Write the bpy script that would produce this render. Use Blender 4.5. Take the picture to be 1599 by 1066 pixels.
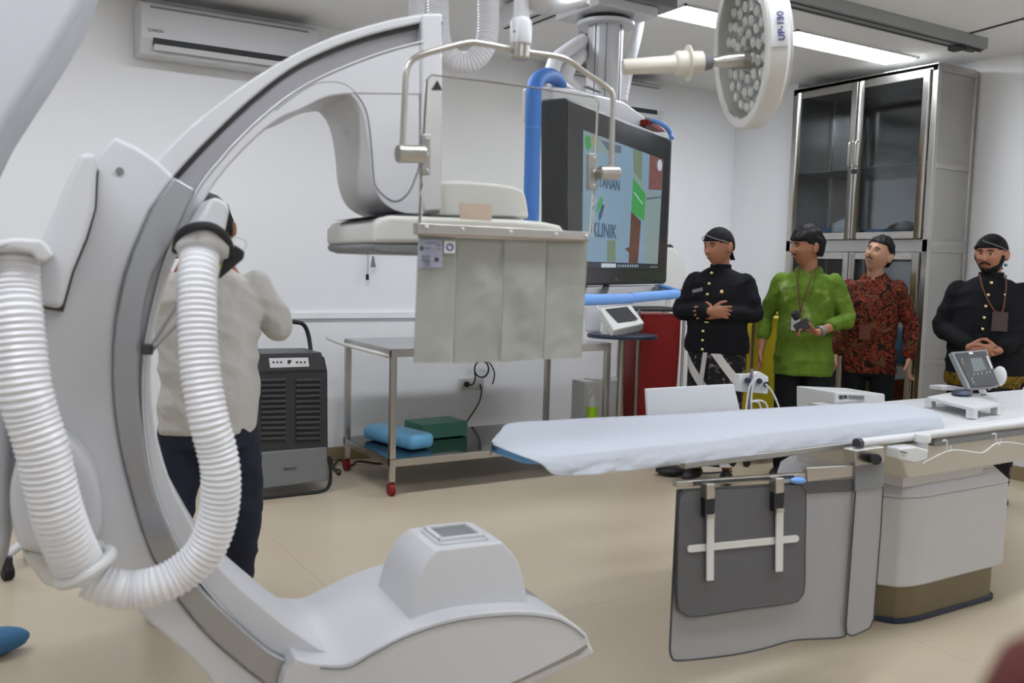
import bpy, bmesh, math, random
from mathutils import Vector, Matrix, noise
random.seed(7)
for _o in list(bpy.data.objects): bpy.data.objects.remove(_o)
SC = bpy.context.scene; COL = SC.collection
V = Vector
# ------------------------------------------------------------------ camera
F_PX = 1420.0; PITCH, YAW, ROLL = math.radians(4.79), math.radians(31.5), math.radians(1.537); CAM_H = 1.40
_fw = V((math.sin(YAW)*math.cos(PITCH), math.cos(YAW)*math.cos(PITCH), -math.sin(PITCH)))
_rt = V((math.cos(YAW), -math.sin(YAW), 0)); _up = _rt.cross(_fw)
RT = _rt*math.cos(ROLL) + _up*math.sin(ROLL); UP = -_rt*math.sin(ROLL) + _up*math.cos(ROLL); FW = _fw
EYE = V((0, 0, CAM_H))
cd = bpy.data.cameras.new('camera'); cam = bpy.data.objects.new('camera', cd); COL.objects.link(cam)
cd.sensor_width = 36; cd.lens = 36*F_PX/1599; cd.clip_start = 0.05
cam.matrix_world = Matrix(((RT.x, UP.x, -FW.x, 0), (RT.y, UP.y, -FW.y, 0), (RT.z, UP.z, -FW.z, CAM_H), (0, 0, 0, 1)))
SC.camera = cam
cd.dof.use_dof = True; cd.dof.focus_distance = 5.2; cd.dof.aperture_fstop = 4.5
# ------------------------------------------------------------------ world, exposure
SC.view_settings.view_transform = 'Standard'; SC.view_settings.look = 'None'
SC.view_settings.gamma = 1; SC.view_settings.use_curve_mapping = False; SC.view_settings.exposure = 0.80
w = bpy.data.worlds.new('world'); SC.world = w; w.use_nodes = True
w.node_tree.nodes['Background'].inputs[0].default_value = (0.8, 0.85, 1, 1); w.node_tree.nodes['Background'].inputs[1].default_value = 0.05
PANEL = 15.0      # strength of the ceiling light panels
CEIL = 2.95
LIGHTS = [(hl, x, y) for hl, x, y in ((.625, 5.245, 4.29), (.40, 4.07, 4.29), (.625, 1.6, 4.29), (.625, -0.5, 4.29),
          (.625, 5.245, 1.3), (.625, 3.4, 1.3), (.625, 1.6, 1.3), (.625, -0.5, 1.3), (.625, 5.245, -1.4), (.625, 0.2, -1.4))]  # all but the first two are unseen panels added for fill light

# ------------------------------------------------------------------ pixel -> place (distances are real ones)
def ray(x, y): return FW + RT*((x-799.5)/F_PX) - UP*((y-533)/F_PX)
def onz(x, y, z=0.0): d = ray(x, y); return EYE + d*((z-CAM_H)/d.z)
def ony(x, y, Y): d = ray(x, y); return EYE + d*(Y/d.y)
def onx(x, y, X): d = ray(x, y); return EYE + d*(X/d.x)
def dep(x, y, t): return EYE + ray(x, y)*t
ZED = V((0, 0, 1))
class Plane:
    """vertical plane family with horizontal direction at angle a; normal n points away from the camera"""
    def __init__(s, deg, org=V((0, 0, 0))):
        a = math.radians(deg); s.u = V((math.cos(a), math.sin(a), 0)); s.n = V((-math.sin(a), math.cos(a), 0)); s.o = org
    def px(s, x, y, v): d = ray(x, y); t = (v-(EYE-s.o).dot(s.n))/d.dot(s.n); return EYE + d*t
    def w(s, u, v, z): return s.o + s.u*u + s.n*v + ZED*z
CA = Plane(-5.5)          # the plane of the C-arm
# ------------------------------------------------------------------ materials
def mat(name, col, rough=0.5, metal=0.0, spec=0.5, alpha=1.0, trans=0.0, emit=None, es=1.0, bump=0.0, bscale=50.0, sub=0.0, var=0.0, vscale=3.0, ior=1.45, coat=0.0):
    m = bpy.data.materials.new(name); m.use_nodes = True; nt = m.node_tree; b = nt.nodes['Principled BSDF']
    b.inputs['Base Color'].default_value = (*col, 1); b.inputs['Roughness'].default_value = rough; b.inputs['Metallic'].default_value = metal
    b.inputs['Specular IOR Level'].default_value = spec; b.inputs['Alpha'].default_value = alpha; b.inputs['Transmission Weight'].default_value = trans
    b.inputs['IOR'].default_value = ior; b.inputs['Coat Weight'].default_value = coat
    if sub: b.inputs['Subsurface Weight'].default_value = sub; b.inputs['Subsurface Radius'].default_value = (0.02, 0.01, 0.006)
    if emit: b.inputs['Emission Color'].default_value = (*emit, 1); b.inputs['Emission Strength'].default_value = es
    tc = nt.nodes.new('ShaderNodeTexCoord')
    if var:
        n = nt.nodes.new('ShaderNodeTexNoise'); n.inputs['Scale'].default_value = vscale; n.inputs['Detail'].default_value = 5
        nt.links.new(tc.outputs['Object'], n.inputs['Vector'])
        mx = nt.nodes.new('ShaderNodeMix'); mx.data_type = 'RGBA'; nt.links.new(n.outputs['Fac'], mx.inputs['Factor'])
        mx.inputs['A'].default_value = (*[c*(1-var) for c in col], 1); mx.inputs['B'].default_value = (*[min(1, c*(1+var)) for c in col], 1)
        nt.links.new(mx.outputs['Result'], b.inputs['Base Color'])
    if bump:
        n = nt.nodes.new('ShaderNodeTexNoise'); n.inputs['Scale'].default_value = bscale; n.inputs['Detail'].default_value = 4
        nt.links.new(tc.outputs['Object'], n.inputs['Vector'])
        bp = nt.nodes.new('ShaderNodeBump'); bp.inputs['Strength'].default_value = bump; bp.inputs['Distance'].default_value = 0.01
        nt.links.new(n.outputs['Fac'], bp.inputs['Height']); nt.links.new(bp.outputs['Normal'], b.inputs['Normal'])
    return m
def srgb(r, g, b):
    f = lambda c: ((c/255+0.055)/1.055)**2.4 if c/255 > 0.04045 else c/255/12.92
    return (f(r), f(g), f(b))
M = {}
M['shell'] = mat('white_enamel_shell', (0.60, 0.60, 0.615), 0.35, bump=0.02, bscale=300)
M['shell_warm'] = mat('warm_white_plastic', (0.64, 0.63, 0.60), 0.4)
M['white'] = mat('white_plastic', (0.64, 0.64, 0.64), 0.35)
M['hose'] = mat('white_corrugated_vinyl', (0.76, 0.76, 0.78), 0.3, spec=0.6)
M['silver'] = mat('brushed_aluminium_grey', (0.40, 0.40, 0.42), 0.35, 0.85, bump=0.03, bscale=200)
M['sleeve'] = mat('silver_grey_paint', (0.36, 0.365, 0.38), 0.26, 0.75)
M['steel'] = mat('brushed_stainless_steel', (0.50, 0.48, 0.45), 0.28, 1.0, bump=0.03, bscale=120, var=0.12, vscale=8)
M['steel_dull'] = mat('dull_stainless_sheet', (0.42, 0.41, 0.39), 0.42, 0.8, bump=0.02, bscale=30, var=0.15, vscale=2.5)
M['mirror_steel'] = mat('polished_steel_sheet', (0.60, 0.61, 0.62), 0.10, 1.0, bump=0.25, bscale=2.6)
M['dark'] = mat('dark_grey_plastic', (0.035, 0.036, 0.038), 0.45)
M['black'] = mat('black_rubber', (0.012, 0.012, 0.013), 0.5)
M['gap'] = mat('dark_seam', (0.05, 0.05, 0.052), 0.8)
M['grey'] = mat('grey_rubber_sheet', (0.105, 0.105, 0.11), 0.55, bump=0.03)
M['grey_mid'] = mat('mid_grey_plastic', (0.20, 0.205, 0.215), 0.45)
M['apron'] = mat('light_grey_vinyl_apron', (0.32, 0.315, 0.32), 0.5, bump=0.02)
M['sage'] = mat('sage_grey_vinyl', (0.36, 0.37, 0.335), 0.5, bump=0.05, bscale=10)
M['glass'] = mat('clear_lead_acrylic', (0.93, 0.93, 0.88), 0.03, trans=1.0, ior=1.12)
M['cab_glass'] = mat('cabinet_window_glass', (0.55, 0.57, 0.58), 0.02, trans=1.0, ior=1.25)
M['wall'] = mat('white_wall_paint', (0.86, 0.862, 0.872), 0.55, bump=0.02, bscale=80)
M['ceil'] = mat('white_ceiling_paint', (0.84, 0.84, 0.83), 0.7)
M['blue_foam'] = mat('blue_foam_padding', srgb(70, 125, 205), 0.6, bump=0.1, bscale=60)
M['light_blue'] = mat('light_blue_padding', srgb(120, 170, 240), 0.6, bump=0.1, bscale=60)
M['matt_blue'] = mat('sky_blue_mattress_vinyl', srgb(105, 165, 210), 0.5)
M['sheet'] = mat('white_disposable_sheet', (0.48, 0.505, 0.555), 0.75, bump=0.25, bscale=22, spec=0.2)
M['red'] = mat('dark_red_plastic', srgb(125, 14, 14), 0.5)
M['yellow'] = mat('yellow_plastic', srgb(190, 170, 20), 0.45)
M['skin'] = mat('tan_skin', srgb(160, 108, 82), 0.5, sub=0.05, var=0.06, vscale=12)
M['skin_light'] = mat('light_tan_skin', srgb(180, 135, 108), 0.5, sub=0.05, var=0.05, vscale=12)
M['lips'] = mat('lips', srgb(125, 70, 62), 0.45)
M['hair'] = mat('black_hair', (0.006, 0.005, 0.005), 0.6, spec=.25, bump=0.5, bscale=90)
M['eye_white'] = mat('eye_white', (0.5, 0.48, 0.45), 0.2)
M['gold'] = mat('gold_button_metal', srgb(225, 205, 150), 0.25, 1.0)
M['black_cloth'] = mat('black_cloth', (0.009, 0.009, 0.011), 0.85, bump=0.2, bscale=60, spec=0.15)
M['trouser'] = mat('black_trouser_cloth', (0.010, 0.011, 0.012), 0.85, spec=0.15)
M['denim'] = mat('dark_navy_denim', (0.012, 0.018, 0.035), 0.8, bump=0.1, bscale=200, var=0.3, vscale=5)
M['tshirt'] = mat('off_white_cotton', (0.56, 0.54, 0.50), 0.85, bump=0.35, bscale=9, spec=0.2)
M['shoe'] = mat('black_shoe_leather', (0.012, 0.012, 0.013), 0.4)
M['navy'] = mat('navy_plastic', (0.02, 0.03, 0.06), 0.4)
M['screen_off'] = mat('dark_glossy_screen', (0.05, 0.052, 0.055), 0.12)
M['beige'] = mat('cream_plastic', (0.66, 0.62, 0.53), 0.4)
M['purple'] = mat('violet_ink', srgb(70, 50, 130), 0.6)
M['ink'] = mat('dark_ink', (0.04, 0.04, 0.05), 0.6)
M['diffuser'] = mat('lit_panel_diffuser', (0.9, 0.9, 0.9), 0.5, emit=(0.90, 0.955, 1.04), es=PANEL)

def floor_mat():
    m = mat('beige_vinyl_floor', srgb(193, 178, 152), 0.28, spec=0.45); nt = m.node_tree; b = nt.nodes['Principled BSDF']
    tc = nt.nodes.new('ShaderNodeTexCoord')
    n = nt.nodes.new('ShaderNodeTexNoise'); n.inputs['Scale'].default_value = 0.9; n.inputs['Detail'].default_value = 6
    n2 = nt.nodes.new('ShaderNodeTexNoise'); n2.inputs['Scale'].default_value = 60; n2.inputs['Detail'].default_value = 3
    mp = nt.nodes.new('ShaderNodeMapping'); mp.inputs['Scale'].default_value = (1, 2.5, 1)
    nt.links.new(tc.outputs['Object'], mp.inputs['Vector']); nt.links.new(mp.outputs['Vector'], n.inputs['Vector']); nt.links.new(tc.outputs['Object'], n2.inputs['Vector'])
    r = nt.nodes.new('ShaderNodeValToRGB'); r.color_ramp.elements[0].position = 0.3; r.color_ramp.elements[1].position = 0.75
    r.color_ramp.elements[0].color = (*srgb(192, 177, 152), 1); r.color_ramp.elements[1].color = (*srgb(202, 187, 163), 1)
    nt.links.new(n.outputs['Fac'], r.inputs['Fac'])
    mx = nt.nodes.new('ShaderNodeMix'); mx.data_type = 'RGBA'; mx.blend_type = 'MULTIPLY'; mx.inputs['Factor'].default_value = 0.12
    nt.links.new(r.outputs['Color'], mx.inputs['A']); nt.links.new(n2.outputs['Fac'], mx.inputs['B'])
    # welded seams between the vinyl sheets every 1.8 m along x and 2.2 m along y
    sp = nt.nodes.new('ShaderNodeSeparateXYZ'); nt.links.new(tc.outputs['Object'], sp.inputs[0]); prev = mx.outputs['Result']
    for ax, per, off in ((0, 1.8, 0.52), (1, 2.2, 0.95)):
        a = nt.nodes.new('ShaderNodeMath'); a.operation = 'ADD'; a.inputs[1].default_value = 20*per+off; nt.links.new(sp.outputs[ax], a.inputs[0])
        q = nt.nodes.new('ShaderNodeMath'); q.operation = 'MODULO'; q.inputs[1].default_value = per; nt.links.new(a.outputs[0], q.inputs[0])
        l = nt.nodes.new('ShaderNodeMath'); l.operation = 'LESS_THAN'; l.inputs[1].default_value = 0.004; nt.links.new(q.outputs[0], l.inputs[0])
        k = nt.nodes.new('ShaderNodeMath'); k.operation = 'MULTIPLY'; k.inputs[1].default_value = 0.35; nt.links.new(l.outputs[0], k.inputs[0])
        m2 = nt.nodes.new('ShaderNodeMix'); m2.data_type = 'RGBA'; nt.links.new(k.outputs[0], m2.inputs['Factor'])
        nt.links.new(prev, m2.inputs['A']); m2.inputs['B'].default_value = (*srgb(95, 82, 60), 1); prev = m2.outputs['Result']
    nt.links.new(prev, b.inputs['Base Color'])
    rr = nt.nodes.new('ShaderNodeMapRange'); rr.inputs['To Min'].default_value = 0.22; rr.inputs['To Max'].default_value = 0.42
    nt.links.new(n.outputs['Fac'], rr.inputs['Value']); nt.links.new(rr.outputs['Result'], b.inputs['Roughness'])
    return m
M['floor'] = floor_mat()
# ------------------------------------------------------------------ mesh builder
def catmull(P, n=8, closed=False):
    P = [V(p) for p in P]; out = []; N = len(P)
    segs = N if closed else N-1
    for i in range(segs):
        if closed: a, b, c, d = P[(i-1) % N], P[i], P[(i+1) % N], P[(i+2) % N]
        else: a, b, c, d = P[max(i-1, 0)], P[i], P[i+1], P[min(i+2, N-1)]
        for k in range(n):
            t = k/n; out.append(0.5*((2*b)+(c-a)*t+(2*a-5*b+4*c-d)*t*t+(3*b-a-3*c+d)*t**3))
    if not closed: out.append(P[-1])
    return out
def cat2(P, n=6, closed=False): return [(p.x, p.y) for p in catmull([(x, y, 0) for x, y in P], n, closed)]
def frame(d):
    d = d.normalized(); a = V((0, 0, 1)) if abs(d.z) < 0.9 else V((1, 0, 0)); x = a.cross(d).normalized(); return x, d.cross(x), d
class MB:
    def __init__(s): s.v = []; s.f = []
    def add(s, vs, fs): o = len(s.v); s.v += [V(p) for p in vs]; s.f += [[o+i for i in f] for f in fs]; return s
    def prism(s, pts, vec):
        n = len(pts); P = [V(p) for p in pts]; vec = V(vec)
        return s.add(P+[p+vec for p in P], [list(range(n))[::-1], list(range(n, 2*n))]+[[i, (i+1) % n, n+(i+1) % n, n+i] for i in range(n)])
    def loft(s, rings, caps=True, closed=False):
        n = len(rings[0]); vs = [p for r in rings for p in r]; fs = []; R = len(rings)
        for j in range(R if closed else R-1):
            for i in range(n): fs.append([j*n+i, j*n+(i+1) % n, ((j+1) % R)*n+(i+1) % n, ((j+1) % R)*n+i])
        if caps and not closed: fs += [list(range(n))[::-1], [(R-1)*n+i for i in range(n)]]
        return s.add(vs, fs)
    def box(s, c, size, rot=None):
        R = rot or Matrix.Identity(3); h = V(size)/2; c = V(c)
        vs = [c+R @ V((x*h.x, y*h.y, z*h.z)) for z in (-1, 1) for x, y in ((-1, -1), (1, -1), (1, 1), (-1, 1))]
        return s.add(vs, [[3, 2, 1, 0], [4, 5, 6, 7], [0, 1, 5, 4], [1, 2, 6, 5], [2, 3, 7, 6], [3, 0, 4, 7]])
    def mm(s, a, b): a = V(a); b = V(b); return s.box((a+b)/2, b-a)
    def beam(s, p0, p1, w, h, upv=ZED):
        p0 = V(p0); p1 = V(p1); d = (p1-p0).normalized(); x = d.cross(V(upv)).normalized(); y = x.cross(d)
        return s.loft([[p+x*(i*w/2)+y*(j*h/2) for i, j in ((-1, -1), (1, -1), (1, 1), (-1, 1))] for p in (p0, p1)])
    def cyl(s, p0, p1, r0, r1=None, n=24):
        p0 = V(p0); p1 = V(p1); r1 = r0 if r1 is None else r1; x, y, d = frame(p1-p0)
        return s.loft([[p+x*(r*math.cos(2*math.pi*i/n))+y*(r*math.sin(2*math.pi*i/n)) for i in range(n)] for p, r in ((p0, r0), (p1, r1))])
    def lathe(s, prof, org, axis=ZED, n=32):   # prof: (radius, height)
        x, y, d = frame(V(axis)); org = V(org)
        cl = prof[0] == prof[-1]; prof = prof[:-1] if cl else prof
        return s.loft([[org+d*h+x*(max(r, 1e-4)*math.cos(2*math.pi*i/n))+y*(max(r, 1e-4)*math.sin(2*math.pi*i/n)) for i in range(n)] for r, h in prof], not cl, cl)
    def tube(s, path, r, n=12, closed=False, caps=True):
        P = [V(p) for p in path]; N = len(P); rr = r if hasattr(r, '__len__') else [r]*N; rings = []; prev = None
        for i, p in enumerate(P):
            t = ((P[(i+1) % N]-P[i-1]) if closed else (P[min(i+1, N-1)]-P[max(i-1, 0)])).normalized()
            if prev is None: x, y, _ = frame(t)
            else: x = (prev-t*prev.dot(t)).normalized(); y = t.cross(x)
            prev = x; rings.append([p+x*(rr[i]*math.cos(2*math.pi*k/n))+y*(rr[i]*math.sin(2*math.pi*k/n)) for k in range(n)])
        return s.loft(rings, caps, closed)
    def ball(s, c, r, rot=None, nu=20, nv=12, fn=None):
        r = V((r, r, r)) if isinstance(r, (int, float)) else V(r); R = rot or Matrix.Identity(3); c = V(c); rings = []
        for j in range(nv+1):
            th = math.pi*j/nv; ring = []
            for i in range(nu):
                ph = 2*math.pi*i/nu; d = V((math.sin(th)*math.cos(ph), math.sin(th)*math.sin(ph), math.cos(th)))
                if j in (0, nv): d = V((1e-4*math.cos(ph), 1e-4*math.sin(ph), d.z))
                q = V((d.x*r.x, d.y*r.y, d.z*r.z)); q = fn(d, q) if fn else q
                ring.append(c+R @ q)
            rings.append(ring[::-1])
        return s.loft(rings)
    def sheet(s, grid, th, nrm):      # grid[j][i] points, given thickness along nrm
        nj, ni = len(grid), len(grid[0]); nrm = V(nrm)*th; vs = [V(p) for r in grid for p in r]; k = len(vs); vs += [p+nrm for p in vs]; fs = []
        for j in range(nj-1):
            for i in range(ni-1):
                a = j*ni+i; fs.append([a, a+1, a+ni+1, a+ni]); fs.append([k+a, k+a+ni, k+a+ni+1, k+a+1])
        for i in range(ni-1):
            for a, b in ((i, i+1), ((nj-1)*ni+i+1, (nj-1)*ni+i)): fs.append([a, k+a, k+b, b])
        for j in range(nj-1):
            for a, b in (((j+1)*ni, j*ni), (j*ni+ni-1, (j+1)*ni+ni-1)): fs.append([a, k+a, k+b, b])
        return s.add(vs, fs)
    def build(s, name, m, parent=None, bevel=0, seg=3, ang=35, remesh=0, smooth=6, wrinkle=0, wseed=0, local=False, label=None, merge=True, clamp=True):
        me = bpy.data.meshes.new(name); me.from_pydata([tuple(p) for p in s.v], [], s.f)
        bm = bmesh.new(); bm.from_mesh(me)
        if merge: bmesh.ops.remove_doubles(bm, verts=bm.verts, dist=1e-5)
        bmesh.ops.recalc_face_normals(bm, faces=bm.faces)
        if bevel:
            es = [e for e in bm.edges if len(e.link_faces) == 2 and e.calc_face_angle(0) > math.radians(ang)]
            bmesh.ops.bevel(bm, geom=es, offset=bevel, segments=seg, affect='EDGES', profile=0.5, clamp_overlap=clamp)
        bm.to_mesh(me); bm.free()
        if remesh:
            tmp = bpy.data.objects.new('tmp', me); COL.objects.link(tmp)
            md = tmp.modifiers.new('r', 'REMESH'); md.mode = 'VOXEL'; md.voxel_size = remesh; md.adaptivity = 0
            sm = tmp.modifiers.new('s', 'SMOOTH'); sm.factor = 0.5; sm.iterations = smooth
            dg = bpy.context.evaluated_depsgraph_get(); dg.update(); me2 = bpy.data.meshes.new_from_object(tmp.evaluated_get(dg))
            bpy.data.objects.remove(tmp); me = me2; me.name = name
        if wrinkle:
            for v, n_ in zip(me.vertices, [v.normal.copy() for v in me.vertices]):
                c = v.co.copy(); q = V((c.x*5+wseed+c.z*3, c.y*5, c.z*9-c.x*4)); q2 = V((c.x*22+c.z*9, c.y*22+wseed, c.z*26-c.x*14))
                f = (1-abs(noise.noise(q))*2.2)*.80+(1-abs(noise.noise(q2))*2.4)*.16
                v.co = c+n_*(f-.45)*wrinkle
        for p in me.polygons: p.use_smooth = True
        if not remesh: me.set_sharp_from_angle(angle=math.radians(ang))
        me.materials.clear(); me.materials.append(M[m] if isinstance(m, str) else m)
        o = bpy.data.objects.new(name, me); COL.objects.link(o)
        if parent is not None:
            o.parent = parent
            if not local: o.matrix_parent_inverse = WM.get(parent.name, Matrix.Identity(4)).inverted()
        else:
            xs = [v.co for v in me.vertices]; c = V(((min(p.x for p in xs)+max(p.x for p in xs))/2, (min(p.y for p in xs)+max(p.y for p in xs))/2, min(p.z for p in xs)))
            me.transform(Matrix.Translation(-c)); o.location = c; WM[o.name] = Matrix.Translation(c)
        if bevel and not remesh and m != 'glass':
            WN.append(o)
        if label: o['label'] = label
        return o
WN = []
WM = {}     # world matrices of the roots
def tag(o, label, cat, group=None, kind=None):
    o['label'] = label; o['category'] = cat
    if group: o['group'] = group
    if kind: o['kind'] = kind
    return o
def thing(name, label, cat, loc, rotz=0, group=None):
    o = bpy.data.objects.new(name, None); COL.objects.link(o); o.location = loc; o.rotation_euler = (0, 0, rotz); o.empty_display_size = 0.1
    WM[o.name] = Matrix.Translation(V(loc)) @ Matrix.Rotation(rotz, 4, 'Z'); return tag(o, label, cat, group)
def struct(name, mb, m, **k): o = mb.build(name, m, **k); o['kind'] = 'structure'; return o
def text_mesh(name, s, m, size, org, xd, yd, parent, ext=0.001, bold=0, align='CENTER'):
    cu = bpy.data.curves.new(name, 'FONT'); cu.body = s; cu.size = size; cu.extrude = ext; cu.align_x = align; cu.align_y = 'CENTER'; cu.offset = bold
    t = bpy.data.objects.new('tmp', cu); COL.objects.link(t); dg = bpy.context.evaluated_depsgraph_get(); dg.update()
    me = bpy.data.meshes.new_from_object(t.evaluated_get(dg)); bpy.data.objects.remove(t); me.name = name
    xd = V(xd).normalized(); yd = V(yd).normalized(); zd = xd.cross(yd); org = V(org)
    me.transform(Matrix(((xd.x, yd.x, zd.x, org.x), (xd.y, yd.y, zd.y, org.y), (xd.z, yd.z, zd.z, org.z), (0, 0, 0, 1))))
    me.materials.clear(); me.materials.append(M[m]); o = bpy.data.objects.new(name, me); COL.objects.link(o)
    o.parent = parent; o.matrix_parent_inverse = WM.get(parent.name, Matrix.Identity(4)).inverted(); return o
def pts(P, v, pl=CA): return [pl.px(x, y, v) for x, y in P]
def rrect(cx, cy, w, h, r, n=5):
    out = []
    for sx, sy, a0 in ((1, 1, 0), (-1, 1, 90), (-1, -1, 180), (1, -1, 270)):
        for k in range(n+1):
            a = math.radians(a0+90*k/n); out.append((cx+sx*(w/2-r)+r*math.cos(a), cy+sy*(h/2-r)+r*math.sin(a)))
    return out
def ribbed(path, r, pitch=0.0115, depth=0.0035, n=28, sub=4):
    P = catmull(path, 40); L = [0]
    for a, b in zip(P, P[1:]): L.append(L[-1]+(b-a).length)
    N = int(L[-1]/pitch)*sub; out = []; rad = []; j = 0
    for i in range(N+1):
        t = L[-1]*i/N
        while j < len(L)-2 and L[j+1] < t: j += 1
        out.append(P[j].lerp(P[j+1], (t-L[j])/max(1e-9, L[j+1]-L[j]))); rad.append(r+depth*math.cos(2*math.pi*i/sub)/2 if sub > 1 else r)
    return MB().tube(out, rad, n)
# ------------------------------------------------------------------ room
XR, YB, XL, YF = 6.3, 6.0, -2.6, -2.6
struct('floor', MB().mm((XL-.1, YF-.1, -0.1), (XR+.1, YB+.1, 0)), 'floor')
struct('ceiling', MB().mm((XL-.1, YF-.1, CEIL), (XR+.1, YB+.1, CEIL+0.1)), 'ceil')
struct('wall_back', MB().mm((XL, YB, 0), (XR+.1, YB+0.1, CEIL)), 'wall')
struct('wall_right', MB().mm((XR, YF, 0), (XR+0.1, YB, CEIL)), 'wall')
struct('wall_left', MB().mm((XL-0.1, YF, 0), (XL, YB+0.1, CEIL)), 'wall')
struct('wall_front', MB().mm((XL-0.1, YF-0.1, 0), (XR+.1, YF, CEIL)), 'wall')
struct('trim_1', MB().mm((5.94, 5.30, 0), (XR, YB, CEIL)), 'wall')            # boxed-in pier in the back corner
M['skirt'] = mat('beige_coved_skirting', srgb(150, 132, 100), 0.5)
for nm, a, b in (('baseboard_back', (XL, YB-0.012, 0), (5.94, YB, 0.1)), ('baseboard_right', (XR-0.012, YF, 0), (XR, 5.30, 0.1)),
                 ('baseboard_left', (XL, YF, 0), (XL+0.012, YB, 0.1)), ('baseboard_front', (XL, YF, 0), (XR, YF+0.012, 0.1))):
    struct(nm, MB().mm(a, b), 'skirt', bevel=0.003)
# thin horizontal wall duct at dado height on the back wall
struct('trim_2', MB().mm((1.9, YB-0.025, 1.0), (3.9, YB, 1.045)), 'wall', bevel=0.004)
# ceiling seams / dark joint seen top right
struct('trim_3', MB().beam(onz(1515, 52, CEIL-.003), onz(1640, 18, CEIL-.003), 0.02, 0.006), 'gap')
for k, x, y in LIGHTS:
    vis = {(1.6, 4.29): 'added unseen fill panel on the ceiling above the dehumidifier, in front of the left air conditioner', (-0.5, 4.29): 'added unseen fill panel on the ceiling in the far left corner of the room, beyond the gantry',
           (5.245, 1.3): 'added unseen fill panel on the ceiling over the foot end of the patient table', (3.4, 1.3): 'added unseen fill panel on the ceiling over the middle of the patient table', (1.6, 1.3): 'added unseen fill panel on the ceiling over the head end of the patient table',
           (-0.5, 1.3): 'added unseen fill panel on the ceiling left of the C-shaped machine', (5.245, -1.4): 'added unseen fill panel on the ceiling behind the viewpoint, nearer the right wall', (0.2, -1.4): 'added unseen fill panel on the ceiling behind the viewpoint, nearer the left wall', (5.245, 4.29): 'lit rectangular ceiling panel in front of the tall steel cabinet', (4.07, 4.29): 'lit rectangular ceiling panel behind the round surgical lamp'}
    t = thing('ceiling_or_fill_light', vis[(x, y)], 'ceiling light', (x, y, CEIL-0.03), 0, 'recessed ceiling light panels and added fill panels')
    fr = MB(); hx, hy = k, 0.14
    for a, b in (((-hx, -hy), (hx, -hy+.012)), ((-hx, hy-.012), (hx, hy)), ((-hx, -hy), (-hx+.012, hy)), ((hx-.012, -hy), (hx, hy))):
        fr.mm((x+a[0], y+a[1], CEIL-0.012), (x+b[0], y+b[1], CEIL))
    fr.build('frame', 'white', t)
    MB().mm((x-hx+.012, y-hy+.012, CEIL-0.008), (x+hx-.012, y+hy-.012, CEIL-0.002)).build('diffuser', 'diffuser', t)
# ------------------------------------------------------------------ C-arm gantry
V0, V1 = 2.10, 2.38
g = thing('c_arm_xray_machine', 'large white C-shaped X-ray machine with silver track, standing on the left', 'X-ray machine', CA.w(-0.55, 2.3, 0))
vN = lambda d: CA.n*d
# outer flange of the arc
outerF = [(691, 20), (650, 23), (600, 33), (520, 57), (440, 95), (370, 140), (300, 195), (246, 250), (215, 300), (170, 400), (150, 500), (150, 600), (170, 740), (220, 880), (290, 980), (380, 1060), (440, 1100)]
silO = [(691, 33), (655, 36), (560, 60), (470, 98), (400, 148), (330, 213), (272, 275), (235, 330), (195, 430), (178, 540), (180, 640), (198, 740), (240, 870), (310, 975), (395, 1052), (450, 1090)]
silI = [(691, 60), (655, 66), (590, 84), (510, 116), (450, 150), (390, 200), (345, 248), (306, 300), (262, 395), (238, 480), (224, 560), (224, 655), (238, 750), (266, 826), (303, 895), (361, 962), (420, 1015), (470, 1042), (520, 1062), (560, 1075)]
innF = [(691, 150), (600, 148), (520, 150), (470, 172), (437, 186), (400, 215), (350, 268), (318, 315), (280, 390), (252, 470), (237, 560), (240, 650), (262, 740), (298, 815), (345, 887), (420, 955), (480, 1000), (525, 1024), (565, 1040)]
def band(A, B, v0, v1, n=5):
    a = cat2(A, n); b = cat2(B, n); m = max(len(a), len(b))
    rs = lambda L: [L[min(len(L)-1, int(round(i*(len(L)-1)/(m-1))))] for i in range(m)]
    return MB().prism(pts(a+b[::-1], v0), vN(v1-v0))
band(outerF, silO, V0, V1).build('arc_outer_rim', 'shell', g, bevel=0.006)
tr = band([(x, y) for x, y in silO], silI, V0+0.022, V1-.02).build('arc_track', 'silver', g, label='brushed silver track along the arc')
band(silI, innF, V0, V1).build('arc_inner_rim', 'shell', g, bevel=0.008)
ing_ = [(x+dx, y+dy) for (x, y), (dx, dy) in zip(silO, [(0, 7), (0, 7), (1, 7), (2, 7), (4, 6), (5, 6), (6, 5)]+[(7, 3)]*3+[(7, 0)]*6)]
band(silO[:7]+[silO[6]], ing_[:7]+[ing_[6]], V0+0.010, V1-.03).build('track_shade_strip', 'gap', g)  # dark strip that paints the shade along the outer edge of the track
# hairline bright lip on the inner edge of the track
MB().tube(pts(cat2(silI[:-3], 5), V0-0.001), 0.0025, 6).build('track_lip', 'white', g)
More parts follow.
